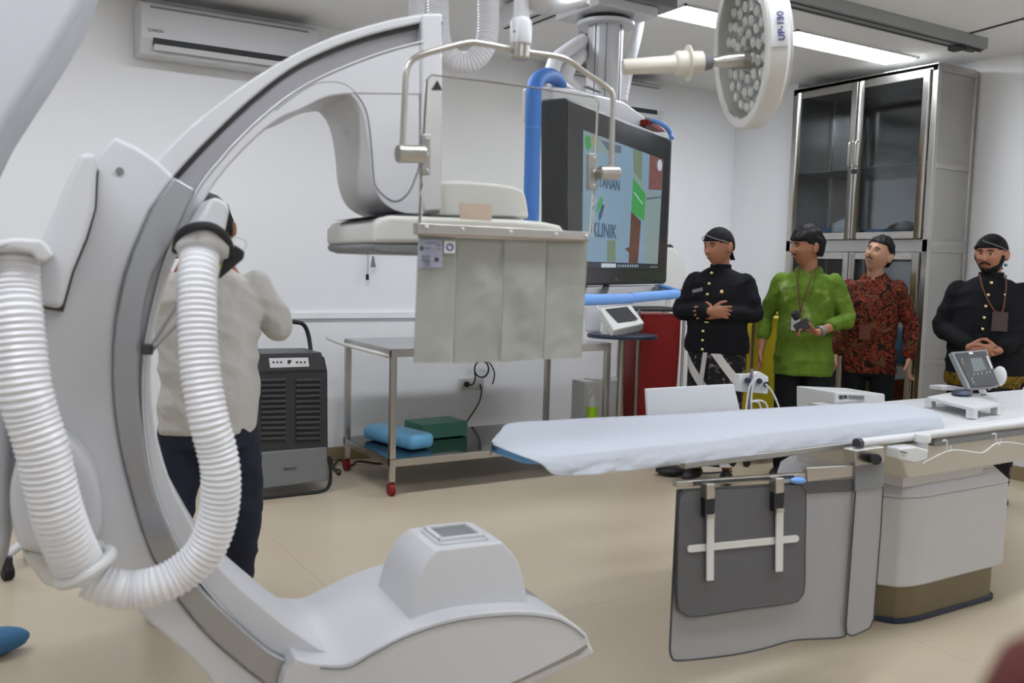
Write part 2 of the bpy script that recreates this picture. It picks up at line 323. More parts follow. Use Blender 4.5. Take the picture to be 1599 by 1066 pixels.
# detector head: the S shaped side body
head = cat2([(691, 66), (655, 70), (590, 88), (510, 120), (450, 154), (400, 196)], 4) + cat2([(437, 182), (470, 158), (500, 142), (528, 139), (552, 152), (567, 180), (575, 225), (580, 275), (592, 308), (612, 326), (640, 334), (688, 332)], 5)
hd = MB().prism(pts(head, V0+.002), vN(0.30)).build('detector_arm', 'shell', g, bevel=0.022, seg=4, ang=50)
groove = cat2([(432, 172), (455, 154), (490, 132), (515, 127), (541, 131), (562, 150), (575, 176), (581, 218), (585, 270), (590, 292), (612, 311), (628, 310), (642, 296), (650, 277), (657, 250), (658, 160), (657, 40)], 5)
groove = [(x-2, y+1) for x, y in groove]
MB().tube(pts(groove, V0+.001), 0.0016, 6).build('cover_seam', 'grey_mid', g)
MB().prism(pts([(658, 20), (691, 20), (691, 240), (690, 330), (662, 332), (655, 300), (658, 150)], V0-0.004), vN(0.30)).build('arm_end_cover', 'shell', g, bevel=0.008)
# lift column right of the cover, upper detector housing and the detector itself
uh = [(650, 338), (652, 300), (668, 287), (690, 283), (720, 282), (780, 287), (812, 294), (822, 308), (827, 342)]
MB().prism(pts(cat2(uh, 4), V0+0.012), vN(0.26)).build('detector_housing', 'shell_warm', g, bevel=0.02, ang=60)
dt = [(583, 352), (592, 341), (610, 336), (700, 339), (800, 342), (850, 346), (876, 352), (882, 360), (882, 380), (582, 380)]
MB().prism(pts(dt, V0-0.10), vN(0.42)).build('detector', 'shell_warm', g, bevel=0.012, ang=60)
MB().prism(pts([(582, 380), (882, 384), (880, 404), (600, 396), (583, 390)], V0-0.095), vN(0.41)).build('detector_face', 'grey_mid', g, bevel=0.006)
MB().prism(pts([(575, 338), (640, 333), (830, 345), (830, 347), (640, 337)], V0-0.07), vN(0.3)).build('detector_gasket', 'gap', g)
# silver sleeve (carriage) that the arc slides in
slO = [(272, 276), (235, 331), (195, 431), (178, 540), (180, 640), (198, 740), (240, 870), (310, 975), (395, 1052), (440, 1082)]
slI = [(306, 296), (272, 368), (240, 425), (226, 480), (219, 535), (216, 598), (222, 660), (237, 752), (266, 828), (309, 912), (361, 965), (420, 1016), (455, 1034)]
a = cat2(slO, 6); b = cat2(slI, 6)
MB().prism(pts(a+b[::-1], V0-0.035), vN(0.10)).build('carriage_sleeve', 'sleeve', g, bevel=0.026, seg=6, ang=40)
# stand body that carries the sleeve
body = [(178, 212), (212, 228), (246, 250), (274, 277)] + cat2(slO[1:], 3) + [(450, 1110), (372, 1110)] + cat2([(340, 1080), (300, 1030), (235, 975), (180, 915)], 3) + [(120, 900), (70, 820), (50, 700), (45, 560), (70, 430), (110, 330), (150, 240)]
MB().prism(pts(body, V0-0.02), vN(0.42)).build('arc_stand_body', 'shell', g, bevel=0.010, seg=4, ang=28)
MB().cyl(CA.px(187, 267, V0-.024), CA.px(187, 267, V0-.018), 0.008).build('cover_screw', 'grey_mid', g)
# wing shaped side cover and the hose elbow on it
wing = [(126, 238), (148, 238), (151, 262), (148, 325), (134, 372), (112, 425), (96, 483), (62, 477), (40, 420), (66, 375), (95, 300)]
MB().prism(pts(wing, V0-0.15), vN(0.16)).build('side_cover', 'shell', g, bevel=0.016, seg=4, ang=25)
MB().prism(pts([(154, 262), (151, 325), (138, 372), (116, 425), (99, 487), (55, 480), (55, 470)], V0-0.026), vN(0.012)).build('side_cover_gap', 'gap', g)
el = [(-40, 425), (-32, 395), (0, 375), (20, 371), (66, 373), (85, 398), (74, 410), (58, 408), (48, 396), (20, 391), (-8, 396), (-22, 425)]
MB().prism(pts(el, V0-0.29), vN(0.20)).build('hose_elbow', 'shell', g, bevel=0.018, seg=4, ang=25)
# ceiling-hung L-arm at far left, with its swivel hub
larm = cat2([(140, -8), (108, 47), (72, 103), (36, 158), (0, 216), (-34, 300), (-38, 400), (-20, 500), (10, 560)], 4) + cat2([(17, 700), (16, 800), (10, 870), (-40, 960), (-150, 1000)], 4) + cat2([(-320, 900), (-330, 500), (-300, 200), (-240, -60), (-200, -420)], 4) + [(165, -420), (180, -120)]
M['larm'] = mat('blue_grey_white_enamel', (0.50, 0.51, 0.54), 0.4)
MB().prism(pts(larm, V0+0.05), vN(0.40)).build('l_arm', 'larm', g, bevel=0.05, seg=3, ang=50)
lc = CA.px(-20, -400, V0+.25); MB().cyl(V((lc.x, lc.y, lc.z-.05)), V((lc.x, lc.y, CEIL)), .17, n=40).build('ceiling_pivot', 'larm', g, bevel=.01)
hub = cat2([(58, 694), (24, 730), (14, 785), (26, 850), (52, 866), (110, 868), (150, 850), (160, 800), (150, 740), (120, 694), (88, 680)], 4, True)
MB().prism(pts(hub, V0-0.12), vN(0.12)).build('swivel_hub', 'shell', g, bevel=0.03, seg=4, ang=40)
MB().prism(pts(cat2([(36, 862), (55, 895), (72, 915), (105, 918), (140, 915), (170, 900), (160, 860), (100, 866)], 4, True), V0-0.1), vN(0.10)).build('hub_skirt', 'shell_warm', g, bevel=0.014, seg=3, ang=50)
# hoses
p = [CA.px(x, y, v) for x, y, v in ((18, 390, 1.88), (21, 450, 1.86), (26, 500, 1.84), (38, 600, 1.82), (50, 650, 1.82), (66, 700, 1.82), (87, 790, 1.83), (108, 850, 1.85), (128, 889, 1.88))]
ribbed(p, 0.044).build('corrugated_hose', 'hose', g)
p = [CA.px(x, y, v) for x, y, v in ((318, 368, 1.98), (312, 400, 1.94), (308, 450, 1.90), (311, 560, 1.86), (325, 650, 1.84), (338, 700, 1.84), (345, 745, 1.84), (341, 803, 1.85), (321, 858, 1.86), (287, 892, 1.87), (247, 913, 1.87), (206, 921, 1.88), (172, 916, 1.88), (140, 902, 1.89))]
ribbed(p, 0.0375).build('corrugated_hose', 'hose', g)
c0 = CA.px(142, 884, 1.88)
dr = (CA.px(160, 860, 1.87)-CA.px(128, 905, 1.89)).normalized()
MB().tube([c0+dr*0 + (V((0, 0, 1))*0.9+CA.u*0.45).normalized()*0], 0.01) if False else None
def ringpath(c, a, b, ra, rb, n=28): return [c+a*(ra*math.cos(2*math.pi*i/n))+b*(rb*math.sin(2*math.pi*i/n)) for i in range(n)]
hx = (CA.px(170, 872, 1.86)-CA.px(112, 905, 1.86)).normalized(); 
MB().tube(ringpath(CA.px(134, 885, 1.875), hx, CA.n, 0.050, 0.050), 0.012, 10, True).build('hose_clip', 'white', g, label='white clip ring joining both hoses')
# second hose end: boxy cap with ring and black strap
MB().prism(pts([(304, 352), (330, 308), (345, 309), (360, 322), (352, 364), (330, 372), (300, 372)], 1.94), vN(0.16)).build('hose_cap', 'shell', g, bevel=0.010, seg=3)
MB().lathe([(0.03, 0.02), (0.056, 0.012), (0.060, 0), (0.056, -0.016), (0.047, -0.022)], CA.px(318, 383, 1.955), (CA.px(316, 350, 1.98)-CA.px(315, 420, 1.93))).build('hose_collar', 'white', g, bevel=0.003, ang=50)
sp_ = [CA.px(x, y, v) for x, y, v in ((275, 392, 1.96), (280, 368, 1.93), (300, 355, 1.90), (325, 353, 1.90), (344, 362, 1.90), (356, 378, 1.92), (362, 400, 1.95))]
MB().tube(catmull(sp_, 6), 0.009, 8).build('hose_strap', 'black', g, label='black strap around the hose end')
MB().prism(pts([(345, 372), (360, 378), (383, 392), (381, 404), (343, 436), (350, 408)], 1.95), vN(0.03)).build('strap_flap', 'black', g, bevel=0.004)
MB().tube(catmull([CA.px(x, y, 1.94) for x, y in ((362, 380), (367, 370), (378, 372), (385, 380), (380, 392))], 6), 0.0025, 6).build('strap_clip', 'white', g)
for q in (((232, 546), (279, 474)), ((236, 549), (279, 504))):
    MB().tube([CA.px(*q[0], 2.04), CA.px(*q[1], 2.02)], 0.004, 8).build('link_rod', 'silver', g)
MB().box(CA.px(229, 545, 2.04), (0.022, 0.03, 0.022)).build('rod_joint', 'dark', g, bevel=0.003)
# tube arm at the bottom: profile lofted across the width
top = cat2([(462, 1028), (480, 1034), (510, 1037), (545, 1034), (587, 1012), (644, 984), (719, 961), (806, 953), (863, 958), (893, 971), (916, 990)], 4)
low = cat2([(921, 1004), (880, 1028), (780, 1075), (680, 1110), (560, 1130), (470, 1120), (440, 1085), (446, 1050)], 4)
MB().prism(pts(top+low, V0-0.07), vN(0.46)).build('tube_arm', 'shell', g, bevel=0.016, seg=4, ang=40)
sd = cat2([(500, 1043), (544, 1043), (587, 1019), (644, 991), (719, 969), (806, 961), (863, 966), (893, 979), (913, 995)], 4)
MB().tube(pts(sd, V0-0.072), 0.0016, 6).build('tube_arm_seam', 'grey_mid', g)
MB().prism(pts([(912, 1000), (921, 1004), (929, 1020), (832, 1068), (740, 1110), (700, 1110), (700, 1098), (880, 1030)], V0-0.06), vN(0.44)).build('collision_bumper', 'white', g, bevel=0.008)
MB().prism(pts([(884, 1016), (912, 999), (918, 1010), (905, 1022), (790, 1075), (700, 1108), (700, 1096)], V0-0.065), vN(0.44)).build('bumper_gap', 'sleeve', g)
# collimator box with curved flanks
lft = cat2([(682, 858), (660, 886), (645, 930), (634, 985)], 5); rgt = cat2([(784, 846), (803, 868), (815, 900), (824, 960)], 5)
rings = []
for i in range(len(lft)):
    a = CA.px(*lft[i], V0); b = CA.px(*rgt[i], V0); f = i/(len(lft)-1); dpth = 0.20+0.06*f**0.7; o = vN(-0.012*f)
    rings.append([a+o, b+o, b+vN(dpth), a+vN(dpth)])
MB().loft(rings).build('x_ray_tube_housing', 'shell', g, bevel=0.012, seg=4, ang=50)
ztop = CA.px(682, 858, V0).z; uu = lambda p: p.dot(CA.u)
u0, u1 = 0.828, 1.011
fr = MB()
def fl(u, v, z): return CA.w(u, v, z)
cu, cv = (u0+u1)/2-0.004, V0+0.10
o1 = [fl(x, y, ztop-0.004) for x, y in rrect(cu, cv, 0.145, 0.150, 0.02)]
MB().prism(o1, (0, 0, 0.010)).build('window_surround', 'shell', g, bevel=0.003)
for dx, dy, sx, sy in ((-.058, 0, .012, .12), (.058, 0, .012, .12), (0, -.056, .128, .012), (0, .056, .128, .012)):
    fr.box(fl(cu+dx, cv+dy, ztop+0.010), (sx, sy, 0.010), Matrix.Rotation(math.radians(-5.5), 3, 'Z'))
fr.build('window_frame', 'white', g, bevel=0.002)
MB().box(fl(cu, cv, ztop+0.005), (0.105, 0.1, 0.004), Matrix.Rotation(math.radians(-5.5), 3, 'Z')).build('tube_window', 'grey_mid', g, label='grey square X-ray window')
# ------------------------------------------------------------------ helpers for flat marks
def decal(name, items, pl, v, parent, th=0.0015, step=0.0004):
    """one mesh with several materials: items = [(pixel polygon, material)] stacked outward from the surface"""
    me = bpy.data.meshes.new(name); vs = []; fs = []; mi = []; mats = []
    for k, (poly, m) in enumerate(items):
        if m not in mats: mats.append(m)
        P = [pl.px(x, y, v-step*k) for x, y in poly]; o = len(vs); n = len(P); B = [p+pl.n*th for p in P]
        vs += P+B; F = [list(range(n)), list(range(n, 2*n))[::-1]]+[[i, n+i, n+(i+1) % n, (i+1) % n] for i in range(n)]
        fs += [[o+i for i in f] for f in F]; mi += [mats.index(m)]*len(F)
    me.from_pydata([tuple(p) for p in vs], [], fs)
    for m in mats: me.materials.append(M[m])
    me.polygons.foreach_set('material_index', mi)
    bm = bmesh.new(); bm.from_mesh(me); bmesh.ops.recalc_face_normals(bm, faces=bm.faces); bm.to_mesh(me); bm.free()
    o = bpy.data.objects.new(name, me); COL.objects.link(o); o.parent = parent
    if parent: o.matrix_parent_inverse = WM.get(parent.name, Matrix.Identity(4)).inverted()
    return o
def circ(cx, cy, rx, ry=None, n=20): ry = ry or rx; return [(cx+rx*math.cos(2*math.pi*i/n), cy+ry*math.sin(2*math.pi*i/n)) for i in range(n)]
def quadpx(x0, y0, x1, y1): return [(x0, y0), (x1, y0), (x1, y1), (x0, y1)]
PY = Plane(0)
for nm, c, s in (('scr_blue', (132, 162, 184), .9), ('scr_blue2', (150, 175, 190), .9), ('scr_green', (70, 160, 85), .9), ('scr_brown', (98, 68, 55), .9), ('scr_red', (130, 88, 85), .9),
                 ('scr_grey', (140, 160, 160), .9), ('scr_dark', (45, 50, 62), .9), ('scr_sage', (120, 140, 115), .9), ('scr_white', (200, 215, 225), .9), ('scr_navy', (60, 85, 110), .9), ('scr_band', (95, 110, 125), .9), ('scr_yellow', (170, 165, 110), .9)):
    M[nm] = mat(nm.replace('scr', 'screen_picture'), (0.01, 0.01, 0.01), 0.15, emit=srgb(*c), es=s*0.46)
# ------------------------------------------------------------------ air conditioners
def aircon(x0, label, text):
    W, yF, yW, z0, z1 = 1.08, 5.76, 6.0, 2.575, 2.885
    t = thing('air_conditioner', label, 'air conditioner', (x0+W/2, 5.98, z0))
    prof = [(yW, z0+.01), (yW, z1), (yF+.05, z1), (yF+.01, z1-.02), (yF, z1-.05), (yF, z0+.085), (yF+.012, z0+.07), (yF+.04, z0+.004), (yF+.07, z0)]
    MB().prism([(x0, y, z) for y, z in prof], (W, 0, 0)).build('housing', 'beige' if 0 else 'shell', t, bevel=0.012)
    MB().mm((x0+.055, yF-.003, z1-.047), (x0+W-.08, yF+.01, z1-.036)).build('intake_slot', 'grey_mid', t)
    MB().mm((x0+.07, yF-.002, z0+.055), (x0+W-.09, yF+.03, z0+.095)).build('air_outlet', 'black', t)
    lv = MB().box((x0+W/2-.01, yF-.004, z0+.042), (W-.165, .006, .034), Matrix.Rotation(math.radians(18), 3, 'X')).build('louver', 'white', t, bevel=.002)
    text_mesh('maker_mark', text, 'ink', 0.026, (x0+.085, yF-.001, z0+.135), (1, 0, 0), ZED, t, 0.001)
    return t
aircon(0.945, 'white split air conditioner on the wall at upper left, dark outlet slot open', 'DAIKIN')
aircon(3.85, 'white wall air conditioner half hidden behind the monitor column', 'DAIKIN')
# small orange lamp and wall things
t = thing('warning_lamp', 'small round orange lamp high on the back wall', 'lamp', ony(722, 48, 5.97))
MB().cyl(ony(719, 49, 5.99), ony(719, 49, 5.95), 0.038).build('lamp_base', 'grey_mid', t); 
M['orange'] = mat('orange_lens', srgb(205, 110, 30), 0.3); MB().ball(ony(723, 48, 5.93), 0.030).build('lens', 'orange', t)
# gas outlet / valve on the wall
t = thing('gas_outlet', 'small grey wall plate with green valve and hanging keys', 'wall outlet', ony(572, 378, 5.99))
MB().prism(pts([(564, 361), (580, 361), (580, 393), (564, 393)], 5.97, PY), (0, .03, 0)).build('plate', 'steel_dull', t, bevel=.003)
MB().cyl(ony(573, 381, 5.97), ony(573, 381, 5.93), 0.022).build('valve', mat('green_valve', (0.01, .1, .06), .4), t)
MB().tube([ony(574, 390, 5.95), ony(575, 410, 5.95), ony(574, 428, 5.96)], .002, 6).build('cord', 'ink', t)
MB().prism(pts([(572, 428), (576, 428), (576, 437), (572, 437)], 5.95, PY), (0, .01, 0)).build('key_tag', 'black', t)
MB().prism(pts([(582, 400), (584, 400), (587, 417), (579, 417)], 5.95, PY), (0, .01, 0)).build('tag', 'grey_mid', t)
# ------------------------------------------------------------------ radiation shield hanging from the ceiling
YS = 1.70
t = thing('radiation_shield', 'hanging clear lead screen with grey-green curtain strips in front of the detector', 'radiation shield', ony(785, 566, YS))
gl = cat2([(667, 124), (674, 117)], 2)+[(760, 127), (847, 139), (928, 152)]+[(934, 160), (930, 260), (922, 366), (654, 352), (660, 240)]
MB().prism(pts(gl, YS, PY), (0, .006, 0)).build('clear_pane', 'glass', t)
MB().prism(pts([(673, 141), (683, 125), (691, 141)], YS-.002, PY), (0, .001, 0)).build('direction_arrow', 'ink', t)
MB().tube(pts([(655, 350), (660, 240), (667, 124), (674, 117), (760, 127), (847, 139), (928, 152), (934.5, 160), (930, 260), (923, 364)], YS+.004, PY), .0018, 6).build('pane_edge', mat('bronze_edge_tape', (.22, .17, .14), .5), t)
tube1 = catmull([PY.px(x, y, YS-.03) for x, y in ((628, 238), (631, 180), (634, 118), (641, 97), (658, 86), (692, 76), (727, 67.5), (748, 67.5), (800, 77), (826, 82), (880, 91), (912, 112), (947, 136), (957, 152), (956, 200), (954, 268))], 5)
MB().tube(tube1, .0062, 12).build('hanger_tube', 'steel', t)
MB().lathe([(.017, -.008), (.0205, -.004), (.0205, .02), (.018, .021), (.018, .024), (.0205, .025), (.0205, .032), (.016, .034)], PY.px(812, 87, YS-.03), ZED).build('pivot', 'steel', t, bevel=.001)
MB().lathe([(.020, 0), (.0225, .003), (.0225, .048), (.019, .053), (.0165, .056), (.0165, .11), (.0165, .14)], PY.px(813, 71, YS-.03), ZED).build('hanger_sleeve', 'shell', t)
MB().cyl(PY.px(803, 49, YS-.05), PY.px(803, 49, YS-.056), .0025).build('sleeve_screw', 'grey_mid', t)
b0 = PY.px(842, -4, YS-.02)
arm = MB().tube(catmull([PY.px(800, -40, YS-.03), PY.px(825, -18, YS-.03), b0, b0+V((.12, .12, .045)), b0+V((.45, .5, .20))], 6), [.018]*6+[.030]*6+[.034]*6+[.034]*7, 16).build('ceiling_arm', 'shell', t)
MB().cyl(b0+V((.45, .5, .17)), V((b0.x+.45, b0.y+.5, CEIL)), .035).build('ceiling_post', 'shell', t)
for (pc, cx0, cx1, cy, sgn) in (((659, 209, 673, 273), 621, 662, 241, -1), ((920, 239, 934, 296), 936, 964, 270, 1)):
    MB().prism(pts(quadpx(*pc), YS-.016, PY), (0, .014, 0)).build('clamp_plate', 'steel_dull', t, bevel=.003)
    MB().cyl(PY.px(cx0, cy-1 if sgn < 0 else cy, YS-.03), PY.px(cx1, cy, YS-.03), .0175 if sgn < 0 else .0155).build('clamp_knob', 'steel', t, bevel=.002)
    for k in range(3): MB().ball(PY.px((pc[0]+pc[2])/2+1, pc[1]+7+k*(pc[3]-pc[1]-14)/2, YS-.017), .0035, nu=10, nv=8).build('clamp_screw', 'white', t)
    xa = pc[0] if sgn < 0 else pc[0]+6; ya = pc[3]
    MB().tube(catmull(pts([(xa, ya), (xa+1, ya+12), (xa+4, ya+16), (xa-2, ya+28), (xa, ya+36), (xa-1, 345 if sgn < 0 else 370)], YS-.01, PY), 5), .0013, 6).build('hook_wire', 'white', t)
MB().prism(pts([(653, 348), (921, 362), (919, 376), (653, 366)], YS-.014, PY), (0, .026, 0)).build('curtain_rail', 'steel', t, bevel=.002)
MB().prism(pts([(653, 364), (919, 374), (919, 377), (653, 367)], YS-.018, PY), (0, .004, 0)).build('rail_lip', mat('bronze_trim', (.25, .18, .13), .5), t)
for x, y in ((666, 354.7), (722.5, 357.6), (797.5, 362), (868.7, 365.7), (916, 368.6)):
    MB().ball(PY.px(x, y, YS-.016), .0042, nu=12, nv=8).build('rail_screw', 'white', t)
xs = [(653.5, 646, 367), (712.5, 708, 370), (787, 782, 373), (855, 848, 375), (919, 909, 377)]; yb = [566, 567, 565, 561, 559]
for k in range(4):
    gr = []; (xt0, xb0, yt0), (xt1, xb1, yt1) = xs[k], xs[k+1]; e = .8
    for j in range(37):
        f = j/36; row = []
        for i in range(17):
            s_ = i/16; x = (xt0+e)*(1-s_)*(1-f)+(xt1-e)*s_*(1-f)+(xb0+e)*(1-s_)*f+(xb1-e)*s_*f
            y = (yt0*(1-s_)+yt1*s_)*(1-f)+(yb[k]*(1-s_)+(yb[k+1]-1)*s_)*f
            nz = noise.noise(V((x*.022+k*9, y*.012, k)))*.006+noise.noise(V((x*.05+k*5, y*.05+x*.03, 3)))*.0018
            row.append(PY.px(x, y, YS-.004+.004*(k % 2)+nz*min(1, f*3)+.006*f))
        gr.append(row)
    MB().sheet(gr, .0035, (0, 1, 0)).build('curtain_strip', 'sage', t, ang=60)
decal('care_label', [(quadpx(653.5, 374, 691, 418), 'lab_g')]+[(quadpx(*q), 'ink') for q in ((656, 384, 661, 391), (679, 402, 685, 408))]+[(quadpx(*q), 'lab_d') for q in ((659, 398.5, 672, 401), (659, 404.5, 672, 406), (664, 408, 673, 409.3), (664, 412.5, 672, 414), (684, 381, 688, 384), (664, 386.5, 672, 388), (684, 388, 688, 390), (666, 379, 682, 380))], PY, YS-.013, t) if M.update(lab_g=mat('lilac_grey_label', srgb(150, 152, 168), .5), lab_d=mat('label_print', srgb(105, 107, 122), .6)) is None else 0
decal('warning_label', [([(694, 376), (711.5, 376.5), (710.5, 395.5), (693.5, 395)], 'white'), (circ(702.5, 386, 6), 'purple'), (circ(702.3, 386, 3.9), 'lab_g'), ([(700, 383.5), (705, 386), (703, 389.5), (700.5, 388)], 'white')], PY, YS-.013, t)
M['tape'] = mat('beige_paper_label', (.52, .42, .33), .7)
decal('paper_label', [([(718.5, 316.5), (768, 319), (767.5, 345), (718.5, 342)], 'tape')], PY, YS-.003, t)
# ------------------------------------------------------------------ ceiling-hung monitor
PT = Plane(29.0, dep(883, 447, 4.1))
P = lambda L, v: pts(L, v, PT)
cen = PT.w(0.72, 0.1, 0); t = thing('ceiling_monitor', 'huge black flat monitor hung from a white ceiling column', 'monitor', V((cen.x, cen.y, PT.o.z)))
fr = [(884, 152), (1044, 214), (1050, 219), (1041, 441), (1038, 443), (884, 447)]
MB().prism(P(fr, 0), PT.n*.13).build('monitor_casing', 'dark', t, bevel=.012)
M['bezel'] = mat('glossy_black_bezel', (.035, .036, .04), .16, spec=.6)
MB().prism(P([(886, 156), (1042, 217), (1047, 222), (1038, 439), (886, 444)], -.004), PT.n*.006).build('front_glass', 'bezel', t, bevel=.002)
scr = [([(911, 203), (1036, 249), (1027, 412), (909, 408)], 'scr_blue'), ([(913, 204), (958, 220), (970, 241), (934, 238), (912, 232)], 'scr_grey'),
       ([(914, 212), (921, 213), (923, 230), (917, 236), (913, 225)], 'scr_green'), ([(925, 214), (930, 216), (925, 230)], 'scr_yellow'),
       ([(937, 218), (970, 228), (970, 239), (952, 238)], 'scr_band'), ([(989, 232), (1003, 237), (1002, 290), (990, 270)], 'scr_sage'), ([(1015, 241), (1036, 249), (1033, 297), (1013, 296)], 'scr_red'),
       ([(1008, 298), (1033, 301), (1027, 412), (1006, 411)], 'scr_grey'), ([(1009, 309), (1033, 306), (1032, 309), (1009, 312)], 'scr_band'), ([(986, 330), (1001, 345), (996, 411), (982, 410)], 'scr_brown'), ([(976, 388), (984, 385), (995, 386), (994, 394), (984, 396)], 'scr_brown'),
       ([(989, 278), (1008, 303), (1006, 345), (986, 331)], 'scr_green'), ([(988, 266), (1007, 290), (1009, 304), (989, 278)], 'scr_grey'), ([(990, 299), (1004, 318), (1004, 320), (990, 301)], 'scr_white'),
       ([(949, 375), (961, 375), (961, 409), (948, 408)], 'scr_sage'), ([(939, 306), (942, 312), (938, 324), (931, 333), (933, 322)], 'scr_green'), ([(941, 318), (944, 322), (939, 340), (936, 345), (935, 336)], 'scr_navy'),
       (circ(1030.5, 258, 3.4, 9), 'scr_white'), ([(910, 408), (1027, 412), (1027, 420), (911, 418)], 'scr_dark'), ([(939, 411), (962, 411.5), (962, 417.5), (939, 417.5)], 'scr_white')]
for k in range(9): x = 965+k*3.7; scr.append((quadpx(x, 413, x+1.8, 417), 'scr_blue2'))
for x in (1016, 1020, 1024): scr.append((quadpx(x, 416, x+2, 417.5), 'scr_blue2'))
decal('screen', scr, PT, -.0055, t, step=.0003)
def tvtext(s, x, y, sz, m): o = text_mesh('screen_text', s, m, sz, PT.px(x, y, -.0125), PT.u, ZED, t, .0005, .0015); return o
tvtext('LAYANAN', 946, 286, .075, 'scr_navy'); tvtext('KLINIK', 944, 361, .095, 'scr_navy')
text_mesh('maker_mark', 'LG', 'grey_mid', .022, PT.px(962, 436, -.006), PT.u, ZED, t, .0005)
MB().prism(P([(862, 190), (862, 134), (900, 138), (975, 158), (1008, 182), (1010, 230)], .14), PT.n*.16).build('back_housing', 'shell', t, bevel=.015)
for q in (((913, 136), (938, 145)), ((941, 139), (952, 140))): MB().prism(P([q[0], (q[0][0]+5, q[0][1]-2), (q[1][0]+2, q[1][1]-1), q[1]], .135), PT.n*.01).build('vent_slot', 'black', t)
cx = dep(944, 100, 5.0); c2 = lambda z: V((cx.x, cx.y, z)); zb = dep(944, 158, 5.0).z-.25; zt = dep(944, 38, 5.0).z
oct_ = lambda r, z: [c2(z)+V((r*math.cos(math.radians(a)), r*math.sin(math.radians(a)), 0)) for a in (10, 35, 80, 100, 145, 170, 190, 215, 260, 280, 325, 350)]
MB().loft([oct_(.098, zb), oct_(.098, zt)]).build('ceiling_column', 'shell', t, bevel=.004, ang=15)
for a in (200, 237, 292): MB().beam(c2(zb)+V((.097*math.cos(math.radians(a)), .097*math.sin(math.radians(a)), 0)), c2(zt)+V((.097*math.cos(math.radians(a)), .097*math.sin(math.radians(a)), 0)), .004, .004, V((1, 0, 0))).build('column_groove', 'grey_mid', t)
MB().lathe([(.155, zt-.02), (.158, zt-.015), (.158, zt), (.1, zt+.008)], c2(0), ZED).build('column_flange', 'shell', t)
MB().lathe([(.13, zt+.002), (.13, zt+.03)], c2(0), ZED).build('flange_shadow_gap', 'black', t)
MB().mm((cx.x-.20, cx.y-.20, zt+.025), (cx.x+.20, cx.y+.20, zt+.075)).build('carriage_plate', 'shell', t, bevel=.006)
MB().mm((cx.x-.12, cx.y-.24, zt+.075), (cx.x+.30, cx.y+.1, zt+.16)).build('carriage_block', 'grey_mid', t, bevel=.006)
# handrail with blue padding around the monitor
MB().tube(catmull([PT.px(x, y, v) for x, y, v in ((823, 560, .05), (826, 450, .05), (829, 345, .05), (831, 250, .05), (833, 160, .05), (834, 138, .06), (840, 124, .08), (853, 118, .11), (866, 121, .15), (874, 132, .18))], 6), .034, 14).build('foam_bumper', 'blue_foam', t)
MB().tube(ringpath(PT.px(832, 200, .05), PT.u, PT.n, .0345, .0345), .001, 6, True).build('foam_joint', 'light_blue', t)
MB().tube([PT.px(868, 124, .15), PT.px(905, 150, .2)], .016).build('bumper_rail', 'shell', t)
MB().tube(catmull([PT.px(x, y, v) for x, y, v in ((1016, 189, .1), (1026, 190, .06), (1038, 196, .03), (1046, 206, .02), (1049, 216, .0))], 5), .014, 10).build('corner_bumper', 'light_blue', t)
MB().prism(P([(1013, 186), (1030, 196), (1040, 206), (1028, 204), (1012, 195)], .09), PT.n*.06).build('corner_rail', 'red', t, bevel=.003)
for a, b in (((884, 469), (986, 466)), ((984, 465), (1056, 459))):
    MB().tube([PT.px(*a, -.17), PT.px(*b, -.17)], .025, 14).build('rail_padding', 'light_blue', t)
MB().tube([PT.px(1032, 448, .0), PT.px(1055, 455, -.17)], .018, 10).build('rail_padding', 'light_blue', t)
for x in (912, 947, 1026): MB().beam(PT.px(x, 446, .04), PT.px(x-6, 462, -.16), .03, .012).build('rail_bracket', 'dark', t)
MB().prism(P([(884, 449), (1036, 446), (1030, 458), (884, 462)], .0), PT.n*.1).build('lower_cover', 'shell', t, bevel=.006)
for pa in (((872, 138, .3), (862, 118, .3), (868, 95, .35), (888, 78, .4), (910, 64, .4)), ((897, 140, .3), (884, 124, .3), (890, 104, .35), (905, 88, .4), (918, 70, .42))):
    ribbed([PT.px(*q) for q in pa], .036, .012, .004).build('corrugated_hose', 'hose', t)
ribbed([PT.px(*q) for q in ((972, 158, .3), (980, 115, .3), (992, 66, .35), (999, 34, .4))], .030, .012, .003).build('corrugated_hose', 'hose', t)
# ------------------------------------------------------------------ ceiling rails
def rail(p0, p1, w, h, label, nm='ceiling_rail', m='shell'):
    p0 = V(p0); p1 = V(p1); t = thing(nm, label, 'ceiling rail', (p0+p1)/2); d = (p1-p0).normalized(); s = d.cross(ZED)
    MB().beam(p0, p1, w, h).build('rail_body', m, t, bevel=.004)
    for k in (-.25, .25): MB().beam(p0+s*(w*k)-ZED*(h/2), p1+s*(w*k)-ZED*(h/2), .012, .008).build('rail_slot', 'gap', t)
    return t
t = rail((3.0, 3.635, 2.915), (5.75, 3.635, 2.915), .13, .07, 'long grey ceiling rail running right above the surgical lamp', m='grey_rail') if M.update(grey_rail=mat('grey_anodised_rail', (.33, .34, .34), .45, .4)) is None else 0
MB().box((5.52, 3.635, 2.865), (.07, .09, .03)).build('rail_stop', 'black', t, bevel=.004); MB().tube([(5.55, 3.60, 2.865), (5.72, 3.60, 2.865)], .006).build('stop_rod', 'dark', t)
zr = zt+.075
rail((cx.x-.20, 2.9, zr+.06), (cx.x-.20, 4.80, zr+.06), .15, .12, 'white ceiling beam above the monitor column, left one')
rail((cx.x+.28, 3.95, zr+.06), (cx.x+.28, 4.7, zr+.06), .10, .10, 'short white ceiling beam above the monitor column, right one')
